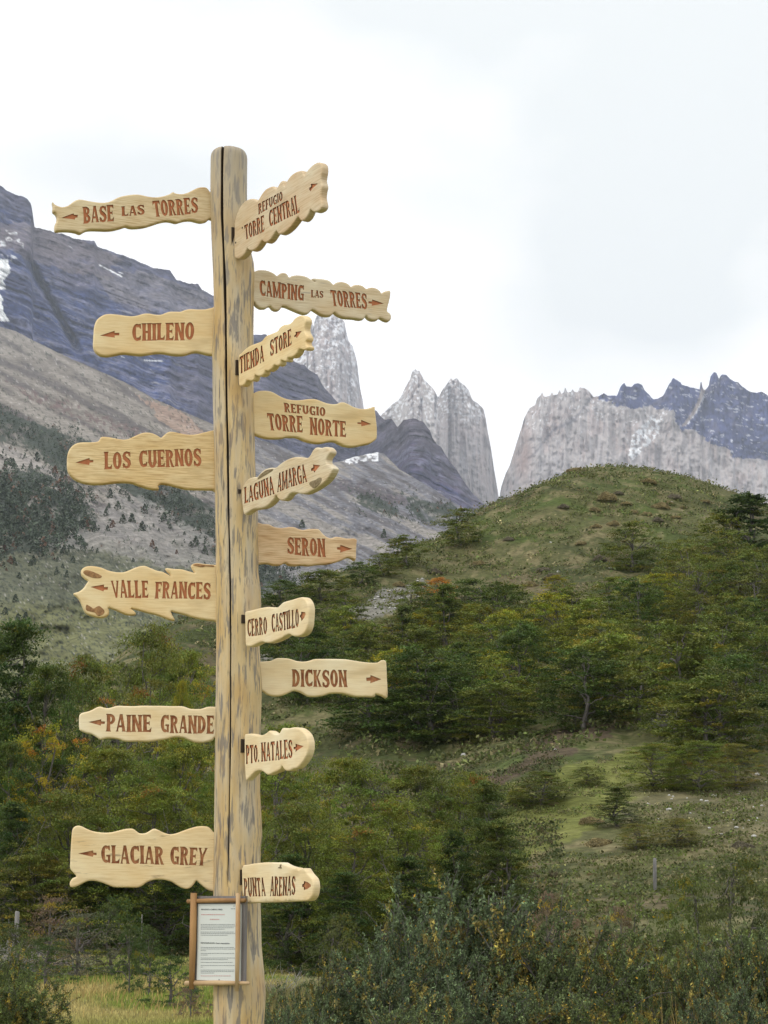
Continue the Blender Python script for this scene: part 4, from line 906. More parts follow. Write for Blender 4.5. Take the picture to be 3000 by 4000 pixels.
# ------------------------------------------------------------------ notice board
NB_A = R(38); nb_c, nb_r, nb_z = post_at(3690.0); nb_c = float(nb_c); nb_r = float(nb_r)
nb_n = np.array([-math.sin(NB_A), -math.cos(NB_A), 0]); nb_d = np.array([math.cos(NB_A), -math.sin(NB_A), 0])
nb_p = np.array([nb_c, PD, 0])+nb_n*(nb_r+.012)
def nb_uv(px, py, off=0.):
    p = nb_p+nb_n*off; rx, rz = ray(px, py); t = (p @ nb_n)/(rx*nb_n[0]+nb_n[1])
    return float((rx*t-p[0])*nb_d[0]+(t-p[1])*nb_d[1]), float(CAMZ+rz*t)
nb_o = np.array([nb_p[0], nb_p[1], float(CAMZ-.17)])
notice = empty('notice_board', nb_o, 'framed white printed notice with a rustic stick frame nailed to the foot of the post', 'notice', rz=math.atan2(nb_d[1], nb_d[0]))
M['slat'] = mat_plain('frame_pine', (0.42, 0.24, 0.10), 0.75, 7, (0.27, 0.15, 0.07), (2, 2, .5))
M['slat2'] = mat_plain('frame_pale', (0.60, 0.44, 0.26), 0.7, 9, (0.42, 0.25, 0.12), (.6, 2, .6))
M['greyboard'] = mat_plain('backing_board', (0.17, 0.155, 0.15), 0.85, 9, (0.27, 0.25, 0.24), (2, 2, .3))
M['paper'] = mat_plain('paper', (0.66, 0.69, 0.66), 0.5)
M['ink'] = mat_plain('ink', (0.07, 0.08, 0.09), 0.7); M['ink_red'] = mat_plain('ink_red', (0.55, 0.22, 0.22), 0.7)
M['ink_grey'] = mat_plain('ink_grey', (0.25, 0.27, 0.28), 0.7)
def nb_rect(name, x0, y0, x1, y1, off, th, mat, parent=None, rod=False, taper=1.0):
    u0, z0 = nb_uv(x0, y0, off); u1, z1 = nb_uv(x1, y1, off); mb = MB()
    if rod:
        if rod == 'v': mb.tube([(u0, -off, z0-nb_o[2]), ((u0*.5+u1*.5)+.0015, -off, (z0+z1)/2-nb_o[2]), (u1, -off, z1-nb_o[2])], [th, th*1.08, th*taper], 10)
        else: mb.tube([(u0, -off, z0-nb_o[2]), ((u0+u1)/2, -off, (z0+z1)/2-nb_o[2]+.0015), (u1, -off, z1-nb_o[2])], [th, th*1.06, th*taper], 10)
    else: mb.box(((u0+u1)/2, -off, (z0+z1)/2-nb_o[2]), abs(u1-u0), th, abs(z1-z0))
    return obj(name, mb.mesh(name, bool(rod)), mat, parent or notice, (0, 0, 0))
nb_rect('backing', 768, 3500, 958, 3836, .004, .014, M['greyboard'])
sheet = nb_rect('sheet', 774, 3531, 940, 3834, .013, .002, M['paper'])
nb_rect('frame_rail', 757, 3488, 748, 3864, .026, .0125, M['slat'], rod='v', taper=.8)
nb_rect('frame_rail', 930, 3488, 925, 3872, .030, .0085, M['slat2'], rod='v', taper=.85)
nb_rect('frame_rail', 734, 3521, 958, 3517, .018, .0085, M['slat'], rod='h', taper=.9)
nb_rect('frame_rail', 726, 3841, 972, 3841, .018, .0095, M['slat2'], rod='h', taper=.7)
def nb_lines():
    rnd = random.Random(5)
    def dash(mb, x0, x1, y, h):
        x = x0
        while x < x1:
            w = rnd.uniform(2.5, 8.5); w = min(w, x1-x)
            if w < 1: break
            ua, za = nb_uv(x, y-h/2, .0152); ub, zb = nb_uv(x+w, y+h/2, .0152)
            b = len(mb.V); mb.V += [(ua, -.0152, zb-nb_o[2]), (ub, -.0152, zb-nb_o[2]), (ub, -.0152, za-nb_o[2]), (ua, -.0152, za-nb_o[2])]; mb.F.append((b, b+1, b+2, b+3))
            x += w+rnd.uniform(1.0, 1.8)
    t = MB()
    Y = lambda v: 3450+v*.217; X = lambda v: 700+v*.217
    for (yy, x1) in ((742, 1005), (770, 1005), (800, 985), (826, 815), (878, 980), (905, 1000), (935, 870), (1155, 990), (1183, 1005), (1213, 480), (1263, 985), (1292, 510), (1345, 1000), (1373, 885), (1425, 960), (1480, 1000), (1510, 425), (1562, 990), (1588, 985), (1615, 630)):
        dash(t, X(388), X(x1), Y(yy), 2.0)
    dash(t, X(930), X(1008), Y(460), 2.4)
    b = len(t.V)
    for pts in ([(965, 400), (985, 425), (1008, 398), (985, 412)], [(705, 1740), (716, 1720), (732, 1740), (716, 1765)]):
        b = len(t.V)
        for (x, y) in pts:
            u, z = nb_uv(X(x), Y(y), .0153); t.V.append((u, -.0153, z-nb_o[2]))
        t.F.append((b+3, b+2, b+1, b))
    obj('printed_text', t.mesh('printed_text'), M['ink_grey'], sheet, (0, 0, 0), kind='stuff')
    r_ = MB(); dash(r_, X(395), X(820), Y(565), 2.2); dash(r_, X(555), X(720), Y(652), 2.4); dash(r_, X(388), X(930), Y(1668), 1.9)
    obj('printed_text', r_.mesh('printed_text'), M['ink_red'], sheet, (0, 0, 0), kind='stuff')
    for (txt, x0, x1, y) in (('BIENVENIDO A CAMPING TORRES', 395, 778, 482), ('RESPONSABILIDADES / Guest\'s responsibilities', 388, 908, 1084)):
        cu = bpy.data.curves.new('heading', 'FONT'); cu.body = txt; cu.size = 1; cu.offset = .02; ob = bpy.data.objects.new('heading', cu); COL.objects.link(ob)
        bpy.context.view_layer.update()
        me = bpy.data.meshes.new_from_object(ob.evaluated_get(bpy.context.evaluated_depsgraph_get())); COL.objects.unlink(ob); bpy.data.objects.remove(ob)
        co = np.zeros(len(me.vertices)*3, np.float32); me.vertices.foreach_get('co', co); co = co.reshape(-1, 3)
        u0, z0 = nb_uv(X(x0), Y(y), .0152); u1, _ = nb_uv(X(x1), Y(y), .0152); s_ = (u1-u0)/co[:, 0].max()
        nv = np.stack([u0+co[:, 0]*s_, np.full(len(co), -.0154), z0-nb_o[2]+co[:, 1]*.0066], -1).astype(np.float32)
        me.vertices.foreach_set('co', nv.ravel()); me.update()
        obj('printed_heading', me, M['ink'], sheet, (0, 0, 0), kind='stuff')
nb_lines()
# ------------------------------------------------------------------ vegetation helpers
rng = np.random.default_rng(11)
def unit(v): return v/(np.linalg.norm(v, axis=-1, keepdims=True)+1e-9)
def leaf_quads(C, size, up=.7, aspect=.55, rg=rng, along=None):
    """diamond leaves; up = how much they face the sky"""
    n = len(C); size = np.broadcast_to(size, (n,))[:, None]
    nrm = rg.normal(size=(n, 3)); nrm = unit(unit(nrm)*(1-up)+np.array([0, 0, 1.])*up)
    a = rg.normal(size=(n, 3)) if along is None else along+rg.normal(size=(n, 3))*.35
    u = unit(a-(a*nrm).sum(-1, keepdims=True)*nrm); v = np.cross(nrm, u)
    w = size*aspect*.5; l_ = size*.5
    bend = nrm*size*.12
    V = np.stack([C-u*l_, C-v*w+bend, C+u*l_, C+v*w+bend], 1).reshape(-1, 3)
    Fq = np.arange(n*4).reshape(n, 4)
    return V, Fq
def leaf_mesh(name, C, size, col, up=.7, aspect=.55, rg=rng, along=None):
    V, Fq = leaf_quads(C, size, up, aspect, rg, along)
    return mesh_np(name, V, Fq, np.clip(np.repeat(col, 4, 0), .002, 1))
def mesh_tubes(name, tubes):
    V = []; Fc = []
    for path, rad, seg in tubes:
        v, f = tube(path, rad, seg, cap=False); b = len(V); V += v; Fc += [tuple(i+b for i in q) for q in f]
    me = bpy.data.meshes.new(name); me.from_pydata([tuple(v) for v in V], [], Fc); me.update()
    me.polygons.foreach_set('use_smooth', np.ones(len(me.polygons), bool)); return me

ENV = {'flat': lambda t: np.interp(t, [0, .15, .4, .7, .88, 1], [.45, .85, 1, .8, .5, .12]),
       'round': lambda t: np.interp(t, [0, .1, .4, .7, .9, 1], [.6, .9, 1, .82, .5, .15]),
       'cone': lambda t: np.interp(t, [0, .08, .3, .6, .85, 1], [.8, 1, .85, .55, .28, .05]),
       'bush': lambda t: np.interp(t, [0, .3, .6, .85, 1], [1, 1, .85, .5, .15]),
       'wide': lambda t: np.interp(t, [0, .2, .6, .85, 1], [.3, .6, 1, .95, .55])}
def make_tree(seed, style='flat', H=6., Rd=2.6, t0=.12, nclump=120, lpc=110, leaf=.10, base=(0.149, 0.196, 0.038), var=.38, yellow=.075, orange=.008, flatk=.40, nlimb=8, cs=.30, up=.55):
    rg = np.random.default_rng(seed); env = ENV[style]; tubes = []
    # trunk
    k = 7; zt = np.linspace(-.4, H*.82, k); off = np.cumsum(rg.normal(0, .05*Rd, (k, 2)), 0)
    trunk = np.column_stack([off[:, 0]-off[0, 0], off[:, 1]-off[0, 1], zt]); tr = np.linspace(.036*H*.5+.05, .02, k)
    tubes.append((trunk, tr, 6))
    limbs = []
    for i in range(nlimb):
        f = rg.uniform(.08, .8); p0 = np.array([np.interp(f*H*.82, zt, trunk[:, j]) for j in (0, 1)]+[f*H*.82])
        az = i*2.4+rg.uniform(-.5, .5); t = min(.97, max(t0, f+rg.uniform(.05, .25))); rr = Rd*env((t-t0)/(1-t0))*rg.uniform(.6, .95)
        p2 = np.array([math.cos(az)*rr, math.sin(az)*rr, t*H]); pm = (p0+p2)/2+rg.normal(0, .08*Rd, 3)+np.array([0, 0, .05*H])*(rg.random()-.3)
        s = np.linspace(0, 1, 7)[:, None]; path = p0*(1-s)**2+2*pm*s*(1-s)+p2*s**2; path[1:-1] += rg.normal(0, .03*Rd, (5, 3))
        limbs.append(path); tubes.append((path, np.linspace(.012*H, .010, 7), 5))
    allp = np.concatenate(limbs+[trunk[2:]])
    t = rg.uniform(0, 1, nclump)**1.05; az = rg.uniform(0, 2*math.pi, nclump)
    lob = 1+.22*np.sin(az*3+seed)+.14*np.sin(az*5+2*seed+t*6)
    rr = Rd*env(t)*np.sqrt(rg.uniform(.10, 1, nclump))*lob
    CC = np.column_stack([rr*np.cos(az), rr*np.sin(az), H*(t0+(1-t0)*t)])
    allc = []; cols = []; al = []
    for c, tt in zip(CC, t):
        q = allp[np.argmin(((allp-c)**2).sum(1))]
        if rg.random() < .75: tubes.append((np.array([q, (q+c)/2+rg.normal(0, .04*Rd, 3), c]), np.array([.016, .011, .005])*H/6, 3))
        cr = Rd*cs*rg.uniform(.6, 1.35); out_ = unit(np.array([c[0], c[1], .0])+1e-6)
        n = int(lpc*rg.uniform(.6, 1.4)); nb = 7; bi = rg.integers(0, nb, n)
        ba = rg.uniform(0, 2*math.pi, nb); s = rg.uniform(.05, 1, n)**.8*cr*rg.uniform(.5, 1.15, nb)[bi]
        d = np.column_stack([np.cos(ba[bi]), np.sin(ba[bi]), rg.uniform(-.3, .35, nb)[bi]])
        p = c+d*s[:, None]*np.array([1, 1, flatk*2.2])+rg.normal(0, cr*.10, (n, 3))*np.array([1, 1, .6])
        p += out_*s[:, None]*.25+np.array([0, 0, -.10])*(s[:, None]/cr)*cr
        b = np.array(base)*math.exp(rg.normal(0, var*.45)); r_ = rg.random()
        if r_ < orange: b = np.array([.25, .13, .03])*rg.uniform(.6, 1.1)
        elif r_ < orange+yellow: b = np.array([.26, .25, .035])*rg.uniform(.55, 1.1)
        else: b = b*np.array([1+rg.normal(0, .09), 1, 1+rg.normal(0, .12)])
        allc.append(p); al.append(d); cols.append(b*np.exp(rg.normal(0, .13, (n, 1))))
    C = np.concatenate(allc); col = np.concatenate(cols); A_ = np.concatenate(al)
    crown = leaf_mesh('crown', C, leaf*rg.uniform(.6, 1.3, len(C)), col, up, .6, rg, A_)
    crown.materials.append(M['leaf'])
    tk = mesh_tubes('trunk', tubes); tk.materials.append(M['bark'])
    return dict(crown=crown, trunk=tk, H=H, R=Rd)
def make_twigs(seed, H=1.5, Rd=1.0, n=70, r=.008, curl=.5):
    rg = np.random.default_rng(seed); tubes = []
    for i in range(n):
        az = rg.uniform(0, 2*math.pi); p = np.array([rg.normal(0, .12*Rd), rg.normal(0, .12*Rd), -.05]); d = unit(np.array([math.cos(az)*.9, math.sin(az)*.9, rg.uniform(.4, 1.4)]))
        path = [p]; L_ = rg.uniform(.5, 1.1)*H
        for k in range(6): d = unit(d+rg.normal(0, curl*.35, 3)); p = p+d*L_/6; path.append(p)
        path = np.array(path); path[:, 2] = np.maximum(path[:, 2], -.05); tubes.append((path, np.linspace(r*1.6, r*.5, 7), 4))
        for j in range(3):
            q = path[rg.integers(2, 6)]; dd = unit(rg.normal(size=3)+np.array([0, 0, .6])); tubes.append((np.array([q, q+dd*L_*.15+rg.normal(0, .02, 3), q+dd*L_*.33]), [r*.8, r*.6, r*.35], 3))
    me = mesh_tubes('twigs', tubes); return me
def make_calafate(seed, H=2., Rd=1.6, nst=34, leaf=.046, n_side=14, base=(.090, .132, .072), density=1.0):
    """thorny evergreen shrub: arching stems set with rosettes of small leaves"""
    rg = np.random.default_rng(seed); tubes = []; C = []; cols = []; sz = []
    for i in range(nst):
        az = i*2.399+rg.uniform(-.3, .3); lean = rg.uniform(.05, 1.15); L_ = H*rg.uniform(.75, 1.15)
        p = np.array([rg.normal(0, .15*Rd), rg.normal(0, .15*Rd), -.1]); d = unit(np.array([math.cos(az)*lean*Rd/H, math.sin(az)*lean*Rd/H, 1.]))
        path = [p]
        for k in range(9):
            d = unit(d+rg.normal(0, .13, 3)+np.array([math.cos(az), math.sin(az), -.3])*.05*k*.3); p = p+d*L_/9; path.append(p)
        path = np.array(path); tubes.append((path, np.linspace(.016, .004, 10), 4))
        segs = [(path, .2, int(20*density))]
        for j in range(n_side):
            q0 = rg.uniform(.2, .95)*8; a = int(q0); q = path[a]*(1-q0+a)+path[a+1]*(q0-a)
            dd = unit(rg.normal(size=3)*.8+np.array([0, 0, .55])); L2 = L_*rg.uniform(.12, .33)
            sp = [q]
            for k in range(4): dd = unit(dd+rg.normal(0, .2, 3)); sp.append(sp[-1]+dd*L2/4)
            sp = np.array(sp); tubes.append((sp, np.linspace(.006, .0025, 5), 3)); segs.append((sp, .0, int(13*density)))
        for sp, s0, nr in segs:
            b = np.array(base)*math.exp(rg.normal(0, .22)); 
            if rg.random() < .12: b = b*np.array([2.2, 1.35, .8])
            s = rg.uniform(s0, 1, nr)*(len(sp)-1); ai = np.minimum(s.astype(int), len(sp)-2); fr = (s-ai)[:, None]
            q = sp[ai]*(1-fr)+sp[ai+1]*fr
            m = 7; qq = np.repeat(q, m, 0)+rg.normal(0, leaf*.55, (nr*m, 3)); C.append(qq)
            cc = b*np.repeat(np.exp(rg.normal(0, .40, (nr, 1))), m, 0)*np.exp(rg.normal(0, .25, (nr*m, 1))); yl = rg.random(nr*m) < .007; cc[yl] = np.array([.60, .40, .05]); cols.append(cc)
    C = np.concatenate(C); col = np.concatenate(cols)
    crown = leaf_mesh('foliage', C, leaf*rg.uniform(.6, 1.35, len(C)), col, .35, .5, rg); crown.materials.append(M['leaf'])
    tk = mesh_tubes('stems', tubes); tk.materials.append(M['bark'])
    return dict(crown=crown, trunk=tk, H=H, R=Rd)

def plant(name, pr, loc, sx, sz, rz, label, cat, group, tint=(1, 1, 1), cn='crown', tn='trunk'):
    t = empty(name, loc, label, cat, group, rz); t.scale = (sx, sx, sz)
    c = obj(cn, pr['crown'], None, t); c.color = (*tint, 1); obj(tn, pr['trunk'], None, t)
    return t

# prototypes
NEAR = [make_tree(101, 'round', 7, 3.0, .05, 260, 170, .095, nlimb=12, flatk=.42, cs=.26),
        make_tree(102, 'flat', 7, 3.2, .06, 230, 170, .095, nlimb=12, flatk=.30, cs=.30),
        make_tree(103, 'cone', 7, 2.6, .03, 240, 160, .090, nlimb=12, flatk=.34, cs=.26, yellow=.03, orange=0, base=(0.100, 0.140, 0.033)),
        make_tree(104, 'wide', 7, 3.0, .10, 170, 140, .09, nlimb=13, flatk=.34, cs=.27, yellow=.35, orange=.04, base=(0.159, 0.186, 0.038))]
FAR = [make_tree(111, 'round', 5, 2.4, -.02, 120, 120, .135, nlimb=8, cs=.32),
       make_tree(112, 'flat', 5, 2.6, .0, 110, 120, .135, nlimb=8, flatk=.32, cs=.34),
       make_tree(113, 'cone', 5, 2.0, -.02, 110, 110, .13, nlimb=7, yellow=.03, orange=0, base=(0.107, 0.149, 0.035)),
       make_tree(114, 'round', 5, 2.4, .0, 95, 110, .135, nlimb=9, yellow=.22, orange=.03, base=(0.161, 0.193, 0.040)),
       make_tree(115, 'flat', 5, 2.6, .0, 80, 90, .135, nlimb=12, flatk=.32, cs=.28, base=(0.149, 0.175, 0.047))]
SHRUB = [make_tree(121, 'bush', 1.6, 1.3, .0, 85, 90, .055, nlimb=9, base=(0.095, 0.122, 0.038), yellow=.10, orange=.0, cs=.32, up=.3),
         make_tree(122, 'bush', 1.6, 1.3, .0, 70, 90, .050, nlimb=10, base=(0.15, 0.14, 0.082), yellow=.10, orange=.0, cs=.32, up=.2),
         make_tree(123, 'bush', 1.6, 1.0, .0, 70, 90, .050, nlimb=9, base=(0.075, 0.118, 0.034), yellow=.03, orange=.0, cs=.34, up=.3)]
CALA = [make_calafate(131, 2.0, 1.5), make_calafate(132, 2.0, 1.9, nst=38), make_calafate(133, 2.0, 1.3, nst=28, n_side=16)]
TW = [make_twigs(141), make_twigs(142, curl=.9)]
for t_ in TW: t_.materials.append(M['deadwood'])

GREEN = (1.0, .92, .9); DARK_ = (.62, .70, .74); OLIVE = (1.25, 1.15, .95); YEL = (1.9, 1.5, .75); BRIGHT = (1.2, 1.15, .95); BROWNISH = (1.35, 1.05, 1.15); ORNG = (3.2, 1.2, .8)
TN = {GREEN: 'green', DARK_: 'dark green', OLIVE: 'olive green', YEL: 'yellowing', BRIGHT: 'fresh green', BROWNISH: 'brownish', ORNG: 'orange'}
def find_D(px, py, lo=40, hi=212):
    """distance at which the ground is seen through the pixel"""
    Ds = np.linspace(lo, hi, 700); rx, rz = ray(px, py); zz = CAMZ+float(rz)*Ds; gg = gh(float(rx)*Ds, Ds)
    k = np.where(gg >= zz)[0]
    return float(Ds[k[0]]) if len(k) else None
LABELS = set()
def uniq(s):
    assert s not in LABELS, s
    LABELS.add(s); return s
BUSHP = [NEAR[0], NEAR[1], NEAR[2]]
def tree_px(px, ptop, D, wpx, kind, tint, label, protos=None, group='southern beech trees on the hill and meadow edge', cat='tree', name='beech_tree', minh=1.0, base=None):
    if base: D = find_D(px, base) or D
    pr = (protos or NEAR)[kind]; g = gnd(px, D); _, rz = ray(px, ptop); top = CAMZ+float(rz)*D
    H = max(minh, top-g[2]); Rr_ = wpx/2/F*D
    return plant(name, pr, g-np.array([0, 0, .05]), Rr_/pr['R'], H/pr['H'], random.uniform(0, 6.28), uniq(label), cat, group, tint)

# ---- trees on the left, by the meadow
TG = 'southern beech trees on the hill and meadow edge'
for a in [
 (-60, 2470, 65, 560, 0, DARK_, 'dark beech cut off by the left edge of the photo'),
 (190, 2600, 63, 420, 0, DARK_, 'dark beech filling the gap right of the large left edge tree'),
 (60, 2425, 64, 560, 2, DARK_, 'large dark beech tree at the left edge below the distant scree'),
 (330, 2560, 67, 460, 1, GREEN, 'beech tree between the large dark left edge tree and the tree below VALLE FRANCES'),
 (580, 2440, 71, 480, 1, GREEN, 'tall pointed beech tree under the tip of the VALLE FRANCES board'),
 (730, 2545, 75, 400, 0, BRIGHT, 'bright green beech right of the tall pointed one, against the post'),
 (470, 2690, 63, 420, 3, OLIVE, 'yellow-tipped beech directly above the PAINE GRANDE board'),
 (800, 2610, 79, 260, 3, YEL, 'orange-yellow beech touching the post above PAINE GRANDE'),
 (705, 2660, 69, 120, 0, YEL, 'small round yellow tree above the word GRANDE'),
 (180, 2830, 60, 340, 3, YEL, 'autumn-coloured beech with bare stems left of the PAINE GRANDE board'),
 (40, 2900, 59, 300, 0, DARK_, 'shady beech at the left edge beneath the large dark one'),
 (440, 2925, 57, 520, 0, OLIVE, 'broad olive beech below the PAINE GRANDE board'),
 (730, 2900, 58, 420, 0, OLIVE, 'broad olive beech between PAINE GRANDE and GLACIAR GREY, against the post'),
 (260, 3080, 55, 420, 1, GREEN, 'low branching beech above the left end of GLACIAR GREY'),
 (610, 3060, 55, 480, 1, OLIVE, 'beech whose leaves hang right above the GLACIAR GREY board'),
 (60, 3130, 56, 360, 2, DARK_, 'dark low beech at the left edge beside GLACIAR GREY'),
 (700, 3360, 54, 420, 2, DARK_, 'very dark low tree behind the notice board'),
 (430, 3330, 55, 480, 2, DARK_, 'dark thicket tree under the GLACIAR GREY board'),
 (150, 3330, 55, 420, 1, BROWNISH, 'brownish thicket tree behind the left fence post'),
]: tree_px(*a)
# ---- trees in the middle, right of the post
for a in [
 (1120, 2830, 50, 420, 0, OLIVE, 'olive beech right beside the PTO. NATALES board'),
 (1360, 2960, 47, 480, 0, OLIVE, 'large olive beech right of the PTO. NATALES board'),
 (1640, 2990, 48, 440, 0, GREEN, 'green beech in the middle of the thicket, under DICKSON'),
 (1560, 3110, 45, 420, 1, OLIVE, 'olive beech in front, above the blue-green thorn shrub'),
 (1820, 3010, 49, 360, 1, OLIVE, 'olive beech next to the dark conical tree'),
 (1900, 3050, 46, 400, 2, GREEN, 'dark conical tree at the right end of the thicket'),
 (1770, 3240, 45, 300, 2, DARK_, 'dark conical tree just above the crown of the thorn shrub'),
 (1950, 3200, 45, 360, 2, GREEN, 'low dark conical tree by the edge of the open turf'),
 (1180, 3120, 44, 440, 1, GREEN, 'spreading beech above the PUNTA ARENAS board'),
 (1400, 3220, 43, 440, 1, OLIVE, 'spreading beech right of the PUNTA ARENAS board'),
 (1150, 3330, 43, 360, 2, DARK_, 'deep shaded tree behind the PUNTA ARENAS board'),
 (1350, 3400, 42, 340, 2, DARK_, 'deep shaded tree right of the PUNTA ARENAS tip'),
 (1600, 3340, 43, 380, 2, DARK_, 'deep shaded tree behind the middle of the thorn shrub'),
 (1080, 2990, 52, 300, 0, BRIGHT, 'bright beech sliver between the post and PTO. NATALES'),
]: tree_px(*a)
# ---- trees on the ridge line and hill
for a in [
 (1810, 1985, 178, 200, 1, GREEN, 'flat-topped beech alone on the skyline left of the hill crest', 2125),
 (1590, 2090, 172, 190, 0, GREEN, 'rounded beech on the ridge right of the SERON board', 2215),
 (1500, 2160, 166, 150, 1, GREEN, 'small beech on the ridge next to the SERON board tip', 2250),
 (1400, 2195, 162, 170, 1, DARK_, 'beech on the ridge just under the tip of the SERON board', 2290),
 (1250, 2225, 158, 220, 0, GREEN, 'beech on the ridge above the CERRO CASTILLO board', 2350),
 (1100, 2265, 152, 220, 1, DARK_, 'beech on the ridge between post and CERRO CASTILLO tip', 2380),
 (1180, 2330, 140, 260, 2, GREEN, 'dark beech right behind the CERRO CASTILLO tip', 2500),
 (1340, 2310, 142, 220, 1, GREEN, 'green beech left of the pale gravel slip', 2460),
 (1250, 2470, 120, 300, 1, DARK_, 'dark spreading beech between CERRO CASTILLO and DICKSON', 2700),
 (1080, 2440, 125, 240, 0, DARK_, 'dark beech against the post above DICKSON', 2640),
 (1440, 2470, 118, 280, 1, GREEN, 'green beech above the DICKSON arrow', 2680),
 (1715, 2255, 160, 130, 3, ORNG, 'beech with a red-orange top on the slope above DICKSON', 2360),
 (1850, 2265, 152, 330, 1, DARK_, 'dark flat-topped beech right of the red-orange one', 2440),
 (1720, 2330, 145, 240, 1, DARK_, 'dark flat beech under the red-orange one', 2480),
 (1640, 2400, 135, 220, 3, YEL, 'golden beech left of the dark flat-topped ones', 2540),
 (1850, 2360, 135, 170, 3, YEL, 'yellow-crowned beech below the dark flat-topped one', 2520),
 (2180, 2245, 150, 120, 3, YEL, 'small bright yellow beech at the top of the slope thicket', 2330),
 (1700, 2590, 100, 460, 1, DARK_, 'wide dark beech hanging over the dirt track, right of the DICKSON arrow', 2900),
 (1450, 2620, 100, 420, 0, DARK_, 'dark beech just below the right end of the DICKSON board', 2860),
 (1930, 2660, 100, 330, 0, GREEN, 'beech at the start of the dirt track', 2890),
 (2650, 2420, 100, 420, 0, GREEN, 'biggest rounded beech in the right part of the slope thicket', 2860),
 (2780, 2640, 90, 460, 0, GREEN, 'full beech low at the right end of the slope thicket', 2960),
 (2380, 2470, 100, 380, 0, OLIVE, 'full olive beech over the upper end of the dirt track', 2800),
 (1540, 2400, 140, 160, 4, BROWNISH, 'half-bare beech on the gravel slip', 2540),
 (2960, 1935, 130, 420, 2, DARK_, 'tall dark beech at the right edge against the cliffs', 2240),
 (2860, 2010, 128, 260, 3, OLIVE, 'orange-flecked beech just left of the tall right edge tree', 2230),
 (2960, 2190, 118, 380, 4, DARK_, 'open dark beech under the tall right edge tree', 2420),
 (2490, 2040, 150, 260, 1, GREEN, 'sparse beech standing on the hill shoulder below the cushion shrubs', 2230),
 (2760, 2080, 140, 300, 4, GREEN, 'open-branched beech on the hill shoulder, left of the right edge group', 2300),
]: tree_px(*a[:7], protos=FAR, base=a[7])
REG = [(1080, 2560), (1250, 2600), (1400, 2560), (1560, 2560), (1640, 2480), (1850, 2470), (2050, 2470), (2180, 2430), (2320, 2430), (2420, 2360), (2560, 2300), (2800, 2290), (3080, 2340), (3080, 2990), (2750, 2960), (2560, 2900), (2400, 2860), (2150, 2840), (1980, 2900), (1850, 2900), (1560, 2880), (1080, 2700)]
def spots(poly, n, mind, seed, x0=-60, x1=90, y0=45, y1=215):
    rg = np.random.default_rng(seed); res = []
    for _ in range(n*60):
        X = rg.uniform(x0, x1); Y = rg.uniform(y0, y1); z = float(gh(X, Y)); a, b = proj((X, Y, z))
        if not inpoly(a, b, poly): continue
        if any((X-q[0])**2+(Y-q[1])**2 < mind**2 for q in res): continue
        res.append((X, Y, z, float(a), float(b)))
        if len(res) >= n: break
    return res
def where_hill(a, b):
    col = ['right beside the post', 'above the DICKSON board', 'in the middle of the photo', 'right of the middle', 'below the hill crest', 'under the right shoulder', 'towards the right edge', 'at the right edge'][min(7, max(0, int((a-1000)/250)))]
    row = ['top row', 'second row', 'third row', 'fourth row', 'fifth row', 'lowest row'][min(5, max(0, int((b-2150)/130)))]
    return row, col
pts = spots(REG, 100, 3.0, 5); pts.sort(key=lambda q: q[3]); cnt = {}
ordn = ['first', 'second', 'third', 'fourth', 'fifth', 'sixth', 'seventh', 'eighth', 'ninth', 'tenth', 'eleventh', 'twelfth', 'thirteenth', 'fourteenth', 'fifteenth']
for i, (X, Y, z, a, b) in enumerate(pts):
    k = rng.choice([0, 1, 2, 3, 4], p=[.24, .32, .16, .12, .16]); tint = [GREEN, DARK_, OLIVE, YEL, BRIGHT][rng.choice(5, p=[.36, .26, .22, .06, .10])]
    row, col_ = where_hill(a, b); key = (row, col_); cnt[key] = cnt.get(key, 0)+1
    s = rng.uniform(.70, 1.05)
    lab = '%s beech on hillside, %s %s, %s from left' % (TN[tint], row, col_, ordn[cnt[key]-1])
    plant('beech_tree', FAR[k], (X, Y, z-.1), s*rng.uniform(.85, 1.15), s*rng.uniform(.75, 1.1), rng.uniform(0, 6.28), uniq(lab), 'tree', TG, tint)
# ---- bushes on the open slope
SG = 'low bushes on the open slope'
for a in [
 (2110, 3010, 72, 260, 0, GREEN, 'low rounded bush on the green turf', 3150),
 (2410, 3070, 66, 230, 2, GREEN, 'upright dark bush right of the rounded one on the turf', 3230),
 (2290, 2990, 74, 140, 1, GREEN, 'small ragged bush between two bushes on the turf', 3075),
 (2560, 2900, 78, 260, 0, OLIVE, 'bush at the left end of the band below the slope thicket', 3090),
 (2720, 2890, 78, 260, 0, BRIGHT, 'bush in the middle of the band below the slope thicket', 3090),
 (2870, 2900, 76, 220, 1, BROWNISH, 'brownish bush at the right end of the band', 3080),
 (2640, 3190, 62, 200, 1, BROWNISH, 'dry mounded bush behind the right fence post', 3310),
 (2480, 3210, 62, 170, 1, BROWNISH, 'grey dry bush left of the mounded one', 3320),
 (1990, 2560, 112, 200, 0, DARK_, 'dark bush in the slope thicket above the dirt track', 2680),
 (1240, 2560, 100, 160, 1, BROWNISH, 'grey bush behind the DICKSON board edge', 2700),
 (2020, 3080, 68, 110, 1, YEL, 'small yellow bush beside the thicket on the turf', 3140),
]: tree_px(*a[:7], protos=BUSHP, group=SG, cat='bush', name='bush', minh=.5, base=a[7])

